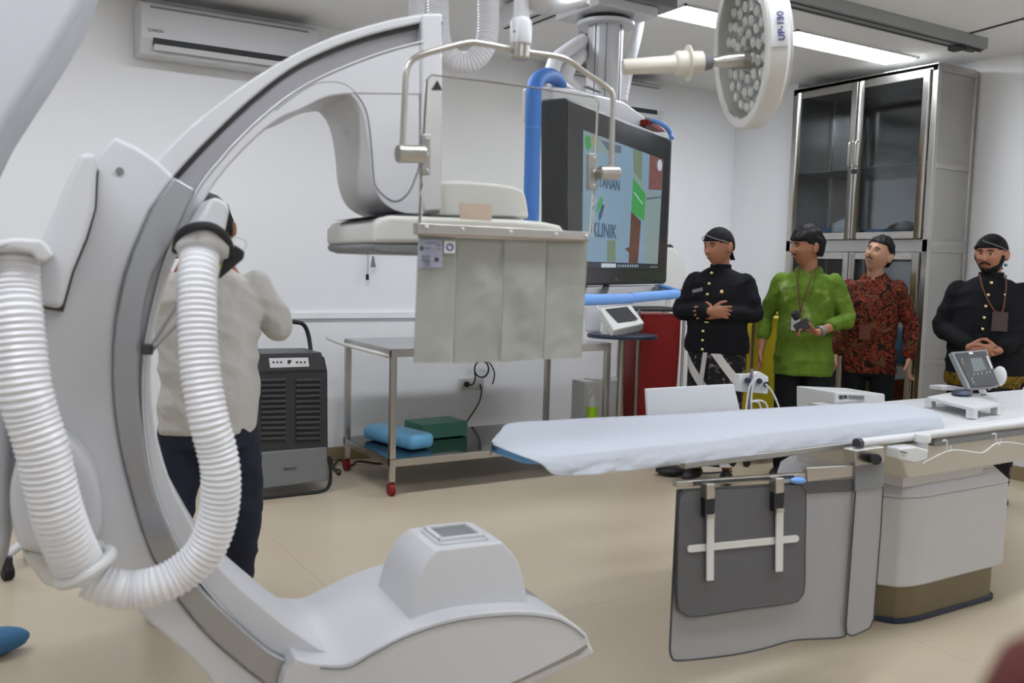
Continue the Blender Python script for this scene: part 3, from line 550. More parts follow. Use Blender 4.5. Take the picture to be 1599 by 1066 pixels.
# hoses hanging from the ceiling
t = ribbed([dep(684, -150, 3.6), dep(684, -60, 3.6), dep(684, 30, 3.6), dep(690, 72, 3.6), dep(708, 93, 3.6), dep(723, 98, 3.6), dep(742, 92, 3.6), dep(758, 70, 3.6), dep(762, 30, 3.6), dep(762, -60, 3.6), dep(762, -150, 3.6)], .043, .012, .003).build('ceiling_hose', 'hose')
tag(t, 'thick white ribbed hose hanging in a U loop behind the screen hanger', 'hose')
t = ribbed([dep(651, -150, 3.5), dep(651, 0, 3.5), dep(650, 40, 3.5), dep(640, 90, 3.6), dep(610, 110, 3.8)], .030, .012, .004).build('ceiling_hose', 'hose')
tag(t, 'thinner white ribbed hose hanging just above the end of the arc', 'hose')
# ------------------------------------------------------------------ surgical lamp
D0 = 2.5; C0 = dep(1156, 78, D0); rv = ray(1156, 78).normalized(); rr_ = RT; rp_ = (RT-rv*RT.dot(rv)).normalized(); ax = (-rp_*.93-UP*.055-rv*.33).normalized()
t = thing('surgical_light', 'round clear-faced surgical lamp with long cream handle, tilted on its side', 'surgical lamp', V((C0.x, C0.y, C0.z-.23)))
R0 = .213
MB().lathe([(R0-.028, .004), (R0-.006, .004), (R0, -.002), (R0+.002, -.045), (R0-.02, -.062), (R0-.06, -.066), (R0-.06, -.058), (R0-.026, -.052), (R0-.028, .004)], C0, ax, 64).build('lamp_rim', 'shell_warm', t, ang=40)
MB().lathe([(.01, -.075), (R0-.02, -.07), (R0-.02, -.062), (.01, -.062)], C0, ax, 48).build('lamp_back', mat('smoked_lamp_back', (.55, .56, .58), .3), t)
MB().lathe([(.01, -.001), (R0-.029, -.001), (R0-.029, -.005), (.01, -.005)], C0, ax, 48).build('lamp_glass', 'glass', t)
xa_, ya_, _ = frame(ax); ld = MB()
for r_, n_ in ((.04, 6), (.078, 11), (.116, 16), (.154, 22)):
    for i in range(n_):
        a = 2*math.pi*i/n_+r_*7; q = C0-ax*.055+xa_*(r_*math.cos(a))+ya_*(r_*math.sin(a)); ld.lathe([(.003, 0), (.006, .012), (.015, .03), (.013, .034), (.003, .032)], q, ax, 10)
ld.build('lamp_lenses', mat('lens_glass', (.80, .82, .86), .12, metal=.3), t)['kind'] = 'stuff'
h0 = C0-UP*.0
def hx_(d): return h0+ax*d-UP*.028
MB().lathe([(.026, -.03), (.020, .04), (.012, .075), (.012, .08)], hx_(0), ax).build('handle_cone', 'steel', t)
MB().lathe([(.013, .078), (.019, .082), (.024, .104), (.02, .106)], hx_(0), ax).build('handle_neck', 'grey_mid', t)
MB().lathe([(.02, .104), (.030, .108), (.032, .14), (.040, .142), (.048, .145), (.048, .149), (.034, .152), (.034, .178), (.030, .184), (.026, .186)], hx_(0), ax).build('handle_collar', 'beige', t, ang=50)
MB().lathe([(.025, .18), (.023, .20), (.021, .325), (.018, .33), (.002, .33)], hx_(0), ax).build('handle', 'beige', t, ang=50)
yk = C0-ax*.09
MB().tube(catmull([yk+rr_*(-.055)+UP*(-.03)+rv*.05, yk+rr_*-.062+UP*.06+rv*.06, yk+rr_*-.055+UP*.16+rv*.05, yk+rr_*-.03+UP*.32+rv*.05, yk+UP*.45], 6), .018, 12).build('yoke', 'shell_warm', t)
MB().ball(yk+rr_*(-.055)+UP*(-.035)+rv*.03, .027).build('yoke_knob', 'shell_warm', t)
q = yk+UP*.45; MB().cyl(q, V((q.x, q.y, CEIL)), .03).build('ceiling_post', 'shell_warm', t)
lb = C0-ax*.028; 
def rim(a, r=R0+.004, d=-.025): return C0+ax*d+xa_*(r*math.cos(a))+ya_*(r*math.sin(a))
def pxy(p): d = p-EYE; z = d.dot(FW); return (799.5+F_PX*d.dot(RT)/z, 533-F_PX*d.dot(UP)/z)
best = min((k for k in range(360) if (xa_*math.cos(math.radians(k))+ya_*math.sin(math.radians(k))).dot(rv) < 0 and pxy(rim(math.radians(k)))[0] > 1150), key=lambda k: abs(pxy(rim(math.radians(k)))[1]-40))
a0 = math.radians(best); g1 = [[rim(a0+math.radians(s_*1.6), R0+.003, d) for s_ in range(-8, 9)] for d in (-.044, .0)]
MB().sheet(g1, .0008, xa_*math.cos(a0)+ya_*math.sin(a0)).build('rim_label', 'white', t, label='white sticker on the rim with handwritten code')
ca = xa_*math.cos(a0)+ya_*math.sin(a0); tg = ax.cross(ca).normalized(); tg = tg if tg.z > 0 else -tg
M['pen'] = mat('blue_violet_marker', srgb(50, 45, 110), .6)
text_mesh('rim_code', 'UP-130', 'pen', .024, rim(a0)+ca*.0045, tg*1, ca.cross(tg), t, .0005, .0006)
# ------------------------------------------------------------------ steel cabinet with glass doors
X0, YN, YFc, ZT = 5.80, 3.945, 5.22, 2.865
t = thing('steel_cabinet', 'tall stainless steel cabinet with glass doors behind the standing men', 'cabinet', (6.04, 4.58, 0))
zs = lambda x, y: onx(x, y, X0).z
zm0, zm1 = 1.595, 1.665     # rail between the upper and lower doors
ym = onx(1335, 280, X0).y
X1 = 6.28
sh = MB(); 
for z0, z1 in ((ZT-.05, ZT), (0.12, .17), (1.57, 1.66)): MB().mm((X0, YN, z0), (X1, YFc, z1)).build('cabinet_board', 'steel_dull', t, bevel=.003)
MB().mm((X1-.02, YN, .12), (X1, YFc, ZT)).build('back_panel', 'mirror_steel', t)
MB().mm((X0+.04, YFc-.02, .12), (X1, YFc, ZT)).build('side_panel', 'steel_dull', t)
MB().mm((X0+.05, YN+.012, .12), (X1-.04, YN+.028, ZT-.02)).build('side_panel', 'steel_dull', t)
for x, y in ((X0, YN), (X0, YFc-.045), (X1-.045, YN), (X1-.045, YFc-.045)): MB().mm((x, y, 0), (x+.045, y+.045, ZT)).build('corner_post', 'steel', t, bevel=.004)
for z in (2.855, zs(1459, 257)+.0, 1.63, 0.79, .14): MB().mm((X0+.045, YN, z-.018), (X1-.045, YN+.022, z+.018)).build('side_rail', 'steel', t, bevel=.003)
MB().mm((X0, YN, ZT-.03), (X0+.045, YFc, ZT+.005)).build('top_rail', 'steel', t, bevel=.004)
for z in (2.2, .75): MB().mm((X0+.05, YN+.03, z-.006), (X1-.02, YFc-.03, z+.006)).build('shelf', 'steel', t, bevel=.002)
for z0, z1 in ((1.665, ZT-.035), (.18, 1.565)):
    for ya, yb_, hs in ((YN+.05, ym-.004, 1), (ym+.004, YFc-.05, -1)):
        d = MB(); w_ = .05
        d.mm((X0-.022, ya, z0), (X0, ya+w_, z1)); d.mm((X0-.022, yb_-w_, z0), (X0, yb_, z1)); d.mm((X0-.022, ya+w_, z0), (X0, yb_-w_, z0+w_)); d.mm((X0-.022, ya+w_, z1-w_), (X0, yb_-w_, z1))
        dr_ = d.build('door', 'steel', t, bevel=.002)
        MB().mm((X0-.013, ya+w_-.004, z0+w_-.004), (X0-.007, yb_-w_+.004, z1-w_+.004)).build('door_pane', 'cab_glass', dr_, local=True)
        yh = yb_-.025 if hs > 0 else ya+.025; zh = (z0+z1)/2+(.05 if z0 > 1 else .1)
        MB().tube(catmull([(X0-.022, yh, zh-.09), (X0-.05, yh, zh-.085), (X0-.055, yh, zh), (X0-.05, yh, zh+.085), (X0-.022, yh, zh+.09)], 5), .007, 10).build('handle', 'steel', dr_, local=True)
MB().box((X0-.026, ym-.01, 2.17), (.016, .045, .03)).build('lock', 'black', t, bevel=.002)
def pack(name, c, s, m, label, cat, rot=0, grp=None):
    o = MB().box(c, s, Matrix.Rotation(rot, 3, 'Z')).build(name, m, bevel=min(s)*.22); return tag(o, label, cat, grp)
M['cloth_blue'] = mat('blue_drape_pack', srgb(80, 120, 165), .7, bump=.2); M['cloth_white'] = mat('white_plastic_bag', (.7, .73, .78), .35, bump=.6, bscale=12)
pack('drape_pack', (6.0, 4.98, 1.665+.05), (.25, .22, .1), 'cloth_blue', 'folded blue pack on the left of the upper cabinet', 'medical pack')
o = MB().ball((5.93, 4.75, 1.745), (.09, .10, .08), fn=lambda d, q: q*(1+.25*noise.noise(d*3))).build('plastic_bag', 'cloth_white'); tag(o, 'crumpled white plastic bag behind the left cabinet door', 'bag')
pack('drape_pack', (6.02, 4.48, 1.665+.04), (.2, .18, .08), 'cloth_blue', 'folded blue pack behind the right cabinet door', 'medical pack')
o = MB().ball((6.0, 4.27, 1.665+.07), (.08, .08, .07)).build('bowl', 'grey_mid'); tag(o, 'dark grey domed bowl on the upper cabinet shelf', 'bowl')
pack('carton', (6.0, 4.26, 1.665+.17), (.1, .09, .05), 'white', 'small white box above the orange shirt man in the cabinet', 'box') if 0 else None
M['neon'] = mat('neon_green_plastic', srgb(120, 220, 90), .5); pack('green_box', (5.93, 4.11, 1.665+.035), (.07, .07, .07), 'neon', 'small bright green box by the right edge of the cabinet shelf', 'box')
pack('storage_bag', (5.95, 4.13, .75+.14), (.2, .22, .26), 'matt_blue', 'blue bag in the lower cabinet beside the orange shirt', 'bag')
pack('reflection_box', (6.0, 4.14, .17+.24), (.25, .25, .45), 'red', 'dark red box added low in the cabinet for a reflection in the glass', 'box'); pack('reflection_box', (5.98, 4.46, .17+.2), (.2, .2, .4), 'yellow', 'yellow box added low in the cabinet for a reflection behind the men', 'box')  # boxes added to imitate coloured reflections in the lower door glass
# ------------------------------------------------------------------ dehumidifier
PD = 5.20
t = thing('dehumidifier', 'black and grey louvred dehumidifier on tube feet by the back wall', 'dehumidifier', ony(455, 765, PD+.2))
q = lambda L, v=PD: pts(L, v, PY)
MB().prism(q([(394, 556), (507, 556), (512, 580), (513, 750), (400, 764)], PD), (0, .38, 0)).build('body', 'dark', t, bevel=.012)
MB().prism(q([(396, 552), (502, 550), (509, 578), (398, 581)], PD-.008), (0, .30, 0)).build('top_cover', mat('charcoal_plastic', (.05, .051, .056), .4), t, bevel=.006)
MB().prism(q([(398, 707), (511, 698), (513, 750), (400, 764)], PD-.012), (0, .35, 0)).build('water_tank', 'grey_mid', t, bevel=.006)
M['panel'] = mat('white_control_panel', (.75, .75, .77), .3)
dl = [([(420, 559), (481, 558), (483, 572), (422, 574)], 'panel')]+[(circ(x, 565.5, 1.7), 'ink') for x in (427, 433, 439, 464, 470, 476)]+[([(449, 562), (455, 562), (455, 564), (452, 568), (450, 568)], 'ink')]
decal('control_panel', dl, PY, PD-.009, t)
for x0 in (408, 462):
    for k in range(12):
        y = 593+k*8.3-(x0-408)*.0; MB().beam(PY.px(x0, y, PD-.002), PY.px(x0+38, y-1, PD-.002), .018, .012).build('louver_slat', mat('x', (.07, .07, .075), .35) if (x0, k) == (408, 0) else bpy.data.materials['x'], t)
        MB().prism(q([(x0, y+1.5), (x0+38, y+.5), (x0+38, y+4.5), (x0, y+5.5)], PD-.003), (0, .004, 0)).build('louver_gap', 'black', t)
bpy.data.materials['x'].name = 'louvre_plastic'
text_mesh('maker_mark', 'deumy', 'ink', .030, PY.px(453, 731, PD-.0145), (1, 0, 0), ZED, t, .0005)
MB().tube(catmull(q([(396, 756), (400, 774), (412, 777), (450, 773), (500, 767), (514, 757), (516, 735), (514, 712)], PD-.02), 6), .011, 10).build('foot_tube', 'black', t)
pth = [(395, 512, .25), (430, 503, .25), (462, 503, .25), (475, 508, .25), (482, 525, .25), (486, 553, .22)]
MB().tube(catmull([PY.px(x, y, PD+v) for x, y, v in pth], 8), .013, 10).build('handle_tube', 'black', t)
# ------------------------------------------------------------------ steel trolley
t = thing('steel_trolley', 'long stainless steel trolley with two shelves against the back wall', 'trolley', (3.2, 5.35, 0))
xl, yn, yf = 2.19, 4.93, 5.70; xr = ony(954, 560, yn).x; zt_ = ony(605, 545, yn).z; zl = ony(640, 714, yn).z
MB().mm((xl, yn, zt_-.006), (xr, yf, zt_)).build('top_shelf', 'trolley_top', t) if M.update(trolley_top=mat('brushed_steel_sheet', (.55, .55, .56), .22, .9)) is None else 0
MB().mm((xl, yn, zl-.006), (xr, yf, zl)).build('lower_shelf', mat('dark_polished_steel', (.23, .24, .25), .10, 1.0), t, label='mirror-like lower shelf')
for z in (zt_, zl):
    for a, b in (((xl, yn), (xr, yn+.03)), ((xl, yf-.03), (xr, yf)), ((xl, yn+.03), (xl+.03, yf-.03)), ((xr-.03, yn+.03), (xr, yf-.03))):
        MB().mm((a[0], a[1], z-.05), (b[0], b[1], z-.006)).build('shelf_rail', 'steel', t, bevel=.003)
for x, y in ((xl, yn), (xr-.038, yn), (xl, yf-.038), (xr-.038, yf-.038)):
    l = MB().mm((x, y, .085), (x+.038, y+.038, zt_-.007)).build('leg', 'steel', t, bevel=.004)
    c = MB().cyl((x+.004, y+.02, .038), (x+.034, y+.02, .038), .038, n=24); c.mm((x+.012, y+.01, .04), (x+.026, y+.03, .088)); c.build('caster', 'red', l, local=True, label='red rubber caster')
MB().tube(catmull([(xl, 4.98, zt_-.05), (xl-.06, 4.975, zt_-.03), (xl-.10, 5.05, zt_-.02), (xl-.12, 5.4, zt_-.01), (xl-.10, 5.74, zt_), (xl-.05, 5.78, zt_-.02), (xl, 5.78, zt_-.04)], 6), .012, 10).build('push_handle', 'shell_warm', t)
o = MB().box((2.42, 5.33, zl+.055), (.20, .52, .10), Matrix.Rotation(math.radians(14), 3, 'Z')).build('drape_pack', 'pack_blue', bevel=.04) if M.update(pack_blue=mat('pale_blue_wrapped_pack', srgb(110, 175, 215), .45, bump=.4, bscale=14), pack_green=mat('green_box_card', srgb(70, 125, 105), .6)) is None else 0
tag(o, 'light blue wrapped bundle on the left of the trolley lower shelf', 'bundle')
o = MB().box((2.78, 5.50, zl+.055), (.36, .24, .10), Matrix.Rotation(math.radians(4), 3, 'Z')).build('glove_box', 'pack_green', bevel=.006); tag(o, 'flat green box on the trolley shelf beside the blue bundle', 'box')
# socket and cables on the wall under the trolley
t = thing('wall_socket', 'pale double wall socket with a round black plug, seen under the trolley top', 'socket', ony(736, 608, 5.99))
MB().prism(q([(720, 591), (756, 590), (756, 608), (720, 609)], 5.97), (0, .03, 0)).build('socket_plate', 'shell_warm', t, bevel=.003)
MB().cyl(PY.px(729, 600, 5.97), PY.px(729, 600, 5.92), .022).build('plug', 'black', t)
cab = catmull(q([(729, 600), (738, 600), (742, 590), (741, 578)], 5.93), 6)
co = tag(MB().tube(cab+[PY.px(752+11*math.cos(a), 576+13*math.sin(a), 5.95-.004*a) for a in [math.pi+.3*i for i in range(66)]], .006, 8).build('coiled_cable', 'black'), 'coil of black cable hanging from the wall under the shield curtain', 'cable')
tag(MB().tube(catmull(q([(757, 566), (764, 566), (771, 578), (772, 588), (769, 600)], 5.955), 6), .005, 8).build('plug_lead', 'black'), 'short black lead with plug hanging right of the coil', 'cable')
MB()
tag(MB().tube(catmull([PY.px(750, 600, 5.96), PY.px(752, 612, 5.95), PY.px(748, 628, 5.94), PY.px(738, 645, 5.93), PY.px(728, 660, 5.92), PY.px(727, 667, 5.90), V((3.1, 5.86, .15)), V((3.15, 5.7, .01))], 6), .006, 8).build('power_cable', 'black'), 'thin black cable running down the wall behind the trolley', 'cable')
fc = [onz(516, 712), onz(520, 730), onz(528, 742), onz(531, 738), onz(520, 733), onz(530, 722), onz(548, 728), onz(560, 724), onz(600, 725), onz(640, 715)]
tag(MB().tube(catmull([p+V((0, 0, .008+.01*(i % 2))) for i, p in enumerate(fc)], 6), .007, 8).build('floor_cable', 'black'), 'black power cable bunched on the floor beside the dehumidifier', 'cable')
# ------------------------------------------------------------------ white cabinet with bottle, tray table, console, hampers
WY = 5.30
t = thing('storage_cabinet', 'low white box cabinet behind the trolley leg with papers on top', 'cabinet', ony(948, 660, WY+.2))
wz = ony(940, 594, WY).z; wx0, wx1 = ony(912, 620, WY).x, ony(983, 620, WY).x
MB().mm((wx0, WY, .0), (wx1, WY+.16, wz)).build('body', 'shell_warm', t, bevel=.008)
MB().mm((wx0+.02, WY-.006, .05), (wx1-.02, WY, wz-.05)).build('door', 'white', t, bevel=.003)
o = MB().box((wx0+.18, WY+.08, wz+.006), (.18, .12, .012), Matrix.Rotation(.3, 3, 'Z')).build('paper_stack', 'white', bevel=.001); tag(o, 'few sheets of white paper on the low white cabinet', 'paper')
bz = zl+.002; BC = V((ony(925, 620, 5.12).x, 5.12, bz))
t = thing('spray_bottle', 'clear pump bottle half full of lime green liquid', 'bottle', BC)
hb = ony(925, 606, 5.12).z-bz
MB().lathe([(.004, 0), (.033, 0), (.036, .006), (.036, hb*.74), (.026, hb*.80), (.014, hb*.83), (.014, hb*.85)], BC).build('bottle_body', mat('frosted_plastic', (.75, .78, .72), .3, trans=.3), t)
MB().lathe([(.003, .003), (.0365, .004), (.0368, hb*.60), (.003, hb*.60)], BC).build('liquid', mat('lime_liquid', srgb(165, 215, 30), .3), t)
MB().lathe([(.015, hb*.84), (.015, hb*.88), (.007, hb*.89), (.007, hb*.94), (.012, hb*.95), (.012, hb), (.002, hb)], BC).build('pump', 'white', t); MB().beam(BC+V((0, 0, hb*.97)), BC+V((-.04, 0, hb*.95)), .012, .012).build('nozzle', 'white', t)
# console on navy tray, on a stand
TC = dep(972, 523, 6.30); t = thing('console_stand', 'navy oval tray table on a pole holding the tilted console', 'stand', V((TC.x, TC.y, 0)))
ell = [V((TC.x-.0+.235*math.cos(a)*PT.u.x - .13*math.sin(a)*PT.n.x*1, TC.y+.235*math.cos(a)*PT.u.y-.13*math.sin(a)*PT.n.y, TC.z-.015)) for a in [2*math.pi*i/32 for i in range(32)]]
ell = [V((TC.x, TC.y, TC.z-.015))+RT*(.245*math.cos(a))+V((RT.y*-1, RT.x, 0))*(.19*math.sin(a)) for a in [2*math.pi*i/32 for i in range(32)]]
for p in ell: p.z = TC.z-.02
MB().prism(ell, (0, 0, .028)).build('tray', 'navy', t, bevel=.008)
pc = V((TC.x+.01, TC.y+.02, 0)); 
MB().tube([V((pc.x, pc.y, 0.03)), V((pc.x, pc.y, TC.z-.06)), V((TC.x, TC.y, TC.z-.025))], .022, 12).build('pole', 'steel_dull', t)
MB().lathe([(.10, 0), (.10, .02), (.03, .045), (.02, .05)], V((pc.x, pc.y, 0))).build('base', 'grey_mid', t, bevel=.003)
t = thing('ultrasound_console', 'white tilted console with grey screen on the navy tray', 'console', TC+V((0, 0, .01)))
cp = [dep(936, 480, 6.30), dep(986, 475, 6.42), dep(1007, 504, 6.28), dep(958, 515, 6.10)]
def slab(P4, th):
    n = (P4[1]-P4[0]).cross(P4[3]-P4[0]).normalized(); n = n if n.z > 0 else -n
    return MB().prism(P4, -n*th), n
mb, n_ = slab(cp, .07); mb.build('console_body', 'shell_warm', t, bevel=.012)
ins = lambda a, b, f: [V(p) for p in []]
ctr = sum(cp, V((0, 0, 0)))/4; sp = [dep(945, 483, 6.3), dep(979, 479, 6.4), dep(996, 498, 6.3), dep(965, 504, 6.2)]
def proj(p): d = (p-EYE); return EYE+d*((cp[0]+n_*.002-EYE).dot(n_)/d.dot(n_))
MB().prism([proj(p) for p in sp], n_*.002).build('screen', 'screen_off', t)
MB().lathe([(.07, 0), (.06, .03), (.05, .05)], TC+V((-.07, .04, .008))).build('console_foot', 'shell_warm', t)
o = MB().prism([dep(x, y, 6.42) for x, y in ((915, 478), (930, 473), (940, 486), (937, 517.5), (915, 517.5))], FW*.12).build('monitor_rear', 'shell', bevel=.01); tag(o, 'white rounded device housing left of the tilted console', 'device')
def hamper(name, X, Y, w, d, z1, m, label, rimm):
    t = thing(name, label, 'laundry hamper', (X, Y, 0))
    R = Matrix.Rotation(math.radians(-10), 3, 'Z')
    rg = []
    for f, s_ in ((0.06, .86), (.3, .93), (.7, 1.02), (.97, 1.0)):
        rg.append([V((X, Y, z1*f))+R @ V((x*w/2*s_*(1+.02*math.sin(k*1.7+f*9)), y*d/2*s_, 0)) for k, (x, y) in enumerate([(a/1, b/1) for a, b in [(px_*2, py_*2) for px_, py_ in rrect(0, 0, 1, 1, .15, 3)]])])
    MB().loft(rg).build('bag', m, t, ang=60)
    MB().tube([V((X, Y, z1))+R @ V((x*w*1.02, y*d*1.02, 0)) for x, y in rrect(0, 0, 1, 1, .15, 4)], .014, 10, True).build('rim', rimm, t)
    for sx, sy in ((-1, -1), (1, -1), (1, 1), (-1, 1)):
        p = R @ V((sx*w*.52, sy*d*.52, 0)); l = MB().tube([V((X+p.x, Y+p.y, .06)), V((X+p.x, Y+p.y, z1))], .011, 10).build('frame_leg', 'steel', t)
        MB().ball(V((X+p.x, Y+p.y, .03)), .03).build('caster', 'black', l, local=True)
    return t
rc = dep(1015, 560, 6.75); hamper('laundry_hamper', rc.x, rc.y, .36, .28, dep(1015, 484, 6.5).z, 'red', 'dark red laundry hamper bag on a steel frame left of the man with crossed arms', 'dark')
rc = dep(1186, 560, 6.75); hamper('laundry_hamper', rc.x, rc.y, .40, .36, dep(1165, 488, 6.6).z, 'yellow', 'yellow laundry hamper between the two leftmost standing men', 'yellow')
rc = dep(1052, 415, 7.2); t = thing('injector_head', 'white rounded device head peeking out right of the big monitor', 'device', V((rc.x, rc.y, 0)))
MB().prism([dep(x, y, 7.2) for x, y in cat2([(1032, 395), (1050, 386), (1064, 400), (1070, 425), (1066, 452), (1035, 455)], 4, True)], FW*.18).build('head', 'shell_warm', t, bevel=.02)
MB().ball(dep(1045, 388, 7.25), .035).build('knob', 'black', t); MB().tube([V((rc.x, rc.y+.05, .04)), V((rc.x, rc.y+.05, rc.z))], .02).build('pole', 'shell_warm', t); MB().lathe([(.22, 0), (.22, .03), (.03, .06)], V((rc.x, rc.y+.05, 0))).build('base', 'shell_warm', t)
# ------------------------------------------------------------------ examination table
t = thing('examination_table', 'white X-ray patient table on a chamfered floor pedestal', 'table', (3.6, 2.5, 0))
pA, pB, pC = onz(1437, 915, .16), onz(1568, 879, .16), onz(1363, 909, .16)
yF_ = (pA.y+pB.y)/2; foot = [V((pC.x-.02, pC.y+.0, 0)), V((pA.x-.10, yF_+.018+.012, 0)), V((pA.x-.04, yF_+.008, 0)), V((pA.x+.03, yF_, 0)), V((pB.x-.03, yF_, 0)), V((pB.x, yF_+.012, 0)), V((pB.x+.06, yF_+.08, 0)), V((pB.x+.06, yF_+.62, 0)), V((pA.x-.05, yF_+.70, 0)), V((pC.x-.1, yF_+.55, 0)), V((pC.x-.10, pC.y+.18, 0))]
cF = sum(foot, V((0, 0, 0)))/len(foot)
def ringz(z, s_=1.0, dx=0): return [V((cF.x+(p.x-cF.x)*s_+dx, cF.y+(p.y-cF.y)*s_, z)) for p in foot]
zE = ony(1460, 775, yF_).z; zTop = zE+.05
MB().loft([ringz(.155, .985), ringz(.17), ringz(zE-.006), ringz(zE+.004, .995)]).build('pedestal', 'shell', t, bevel=.01, ang=30)
MB().loft([ringz(zE+.005, 1.004), ringz(zE+.012, 1.004), ringz(zTop+.02, .86)]).build('pedestal_shoulder', 'shell', t, bevel=.006, ang=25)
MB().loft([ringz(.0, .90), ringz(.155, .90)]).build('plinth', mat('dull_beige_steel', srgb(120, 108, 84), .4, .3), t, bevel=.006, ang=30)
MB().loft([ringz(.002, .935), ringz(.022, .935)]).build('floor_gasket', 'navy', t, bevel=.004, ang=25)
zr_ = .80
nk = [V((ony(1366, 745, 2.13).x, 2.12, 0)), V((pA.x+.0, yF_+.02, 0)), V((4.35, yF_+.02, 0)), V((4.35, 2.75, 0)), V((3.15, 2.75, 0))]
up_ = MB().loft([[p+ZED*zTop for p in ringz(0, .84)], [V((cF.x+(p.x-cF.x)*.90, cF.y+(p.y-cF.y)*.84, zTop+.09)) for p in foot]]); up_.build('lift_bellows', 'shell', t, bevel=.006, ang=25)
e0, e1 = ony(1366, 700, 2.0).x, ony(1612, 700, 2.0).x
MB().loft([[V((pC.x-.16, 2.05, zTop+.085)), V((pB.x+.02, 2.05, zTop+.085)), V((pB.x+.02, 2.62, zTop+.085)), V((pC.x-.16, 2.62, zTop+.085))],
           [V((pC.x-.30, 2.00, .80)), V((pB.x+.28, 2.00, .80)), V((pB.x+.28, 2.66, .80)), V((pC.x-.30, 2.66, .80))]]).build('table_carriage', mat('cream_enamel', (.62, .59, .53), .4), t, bevel=.008)
MB().prism([V((pA.x-.15, yF_-.002, zTop+.01)), V((pA.x-.15, yF_-.002, zTop+.07)), V((pB.x-.22, yF_-.002, zTop+.07)), V((pB.x-.22, yF_-.002, zTop+.01))], (0, .2, 0)).build('access_panel', 'shell', t, bevel=.004)
# floating top
XE = 5.0
MB().prism([(1.62, 1.985, .826), (XE, 1.985, .826), (XE, 2.52, .826), (1.62, 2.52, .826)], (0, 0, .024)).build('table_top', 'white', t, bevel=.01)
MB().prism([(1.45, 2.02, .832), (1.45, 2.42, .832), (1.75, 2.50, .832), (2.1, 2.52, .832), (2.1, 1.985, .832), (1.75, 1.985, .832)], (0, 0, .016)).build('head_end_panel', 'dark', t, bevel=.004)
MB().mm((1.80, 1.955, .822), (XE, 1.98, .842)).build('accessory_rail', 'steel_dull', t, bevel=.003)
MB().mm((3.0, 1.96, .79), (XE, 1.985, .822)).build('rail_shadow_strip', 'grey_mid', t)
r0, r1 = PY.px(1326, 698, 1.945), PY.px(1440, 684, 1.945)
MB().tube([V((2.53, 1.93, .845)), V((XE, 1.93, .845))], .0145, 14).build('grip_rail', 'white', t)
MB().cyl((2.525, 1.93, .845), (2.545, 1.93, .845), .0165).build('rail_end_cap', 'dark', t)
MB().mm((1.8, 2.50, .80), (XE, 2.53, .83)).build('accessory_rail', 'steel_dull', t, bevel=.003)
# mattress and sheet
MT = .895
mo = [onz(x, y, MT-.008) for x, y in ((769, 689), (797, 661), (950, 651), (1100, 644), (1250, 635), (1378, 629), (1430, 637), (1462, 650), (1440, 654), (1300, 668), (1100, 690), (950, 704), (870, 708), (815, 704))]
cen_m = V((2.2, 2.2, 0)); o = MB().prism([V((cen_m.x+(p.x-cen_m.x)*(.985 if p.x > 1.5 else 1), cen_m.y+(p.y-cen_m.y)*(.93 if p.x > 1.5 else .99), .851)) for p in mo], (0, 0, MT-.006-.851)).build('mattress', 'matt_blue', bevel=.010, seg=3); tag(o, 'sky blue foam mattress on the table, showing at the head end', 'mattress')
Fp = [(768, 688), (780, 674), (797, 660.5), (870, 656), (950, 650.5), (1100, 643), (1250, 634), (1380, 627.5), (1430, 636), (1468, 647)]
Np = [(769, 690), (797, 699), (845, 709), (880, 708), (950, 701), (1100, 686), (1250, 668), (1380, 654), (1430, 649), (1469, 650)]
Dp = [(768.5, 693), (800, 706), (842, 722), (872, 741), (950, 737), (1100, 719), (1250, 700), (1380, 685), (1440, 677), (1474, 671)]
def rs(L, n):
    C = cat2(L, 8); d = [0]
    for a, b in zip(C, C[1:]): d.append(d[-1]+math.dist(a, b))
    o = []
    for i in range(n):
        tt = d[-1]*i/(n-1); j = max(k for k in range(len(d)) if d[k] <= tt+1e-9); j = min(j, len(C)-2); f = (tt-d[j])/max(1e-9, d[j+1]-d[j]); o.append((C[j][0]+(C[j+1][0]-C[j][0])*f, C[j][1]+(C[j+1][1]-C[j][1])*f))
    return o
NS = 150; Fr, Nr, Dr = rs(Fp, NS), rs(Np, NS), rs(Dp, NS); grid = []
for i in range(NS):
    a = onz(*Fr[i], MT+.003); b = onz(*Nr[i], MT+.003); yd = b.y-.012-.02*min(1, i/12); c = PY.px(*Dr[i], yd); row = [V((a.x, a.y+.012, MT-.045)), V((a.x, a.y+.008, MT-.012))]
    s_ = i/NS*2.3
    for k in range(11):
        f = k/10; p = a.lerp(b, f); p.z += .0022*noise.noise(V((p.x*3, p.y*6, 0)))-.003*(max(0, f-.85)/.15)**2; row.append(p)
    for k in range(1, 13):
        f = k/12; p = b.lerp(c, f); amp = .010*f*(1 if i < 60 else .6)
        wv = noise.noise(V((p.x*16+f*2.2, f*2.0, 1.5)))*amp+noise.noise(V((p.x*42+f*5, f*4, 7)))*amp*.4
        p = V((p.x, p.y-wv-.006*math.sin(math.pi*f), p.z)); row.append(p)
    grid.append(row)
o = MB().sheet(grid, -.0015, (0, 0, 1)).build('bed_sheet', 'sheet', ang=80); tag(o, 'white disposable sheet wrapped over the blue mattress', 'sheet')
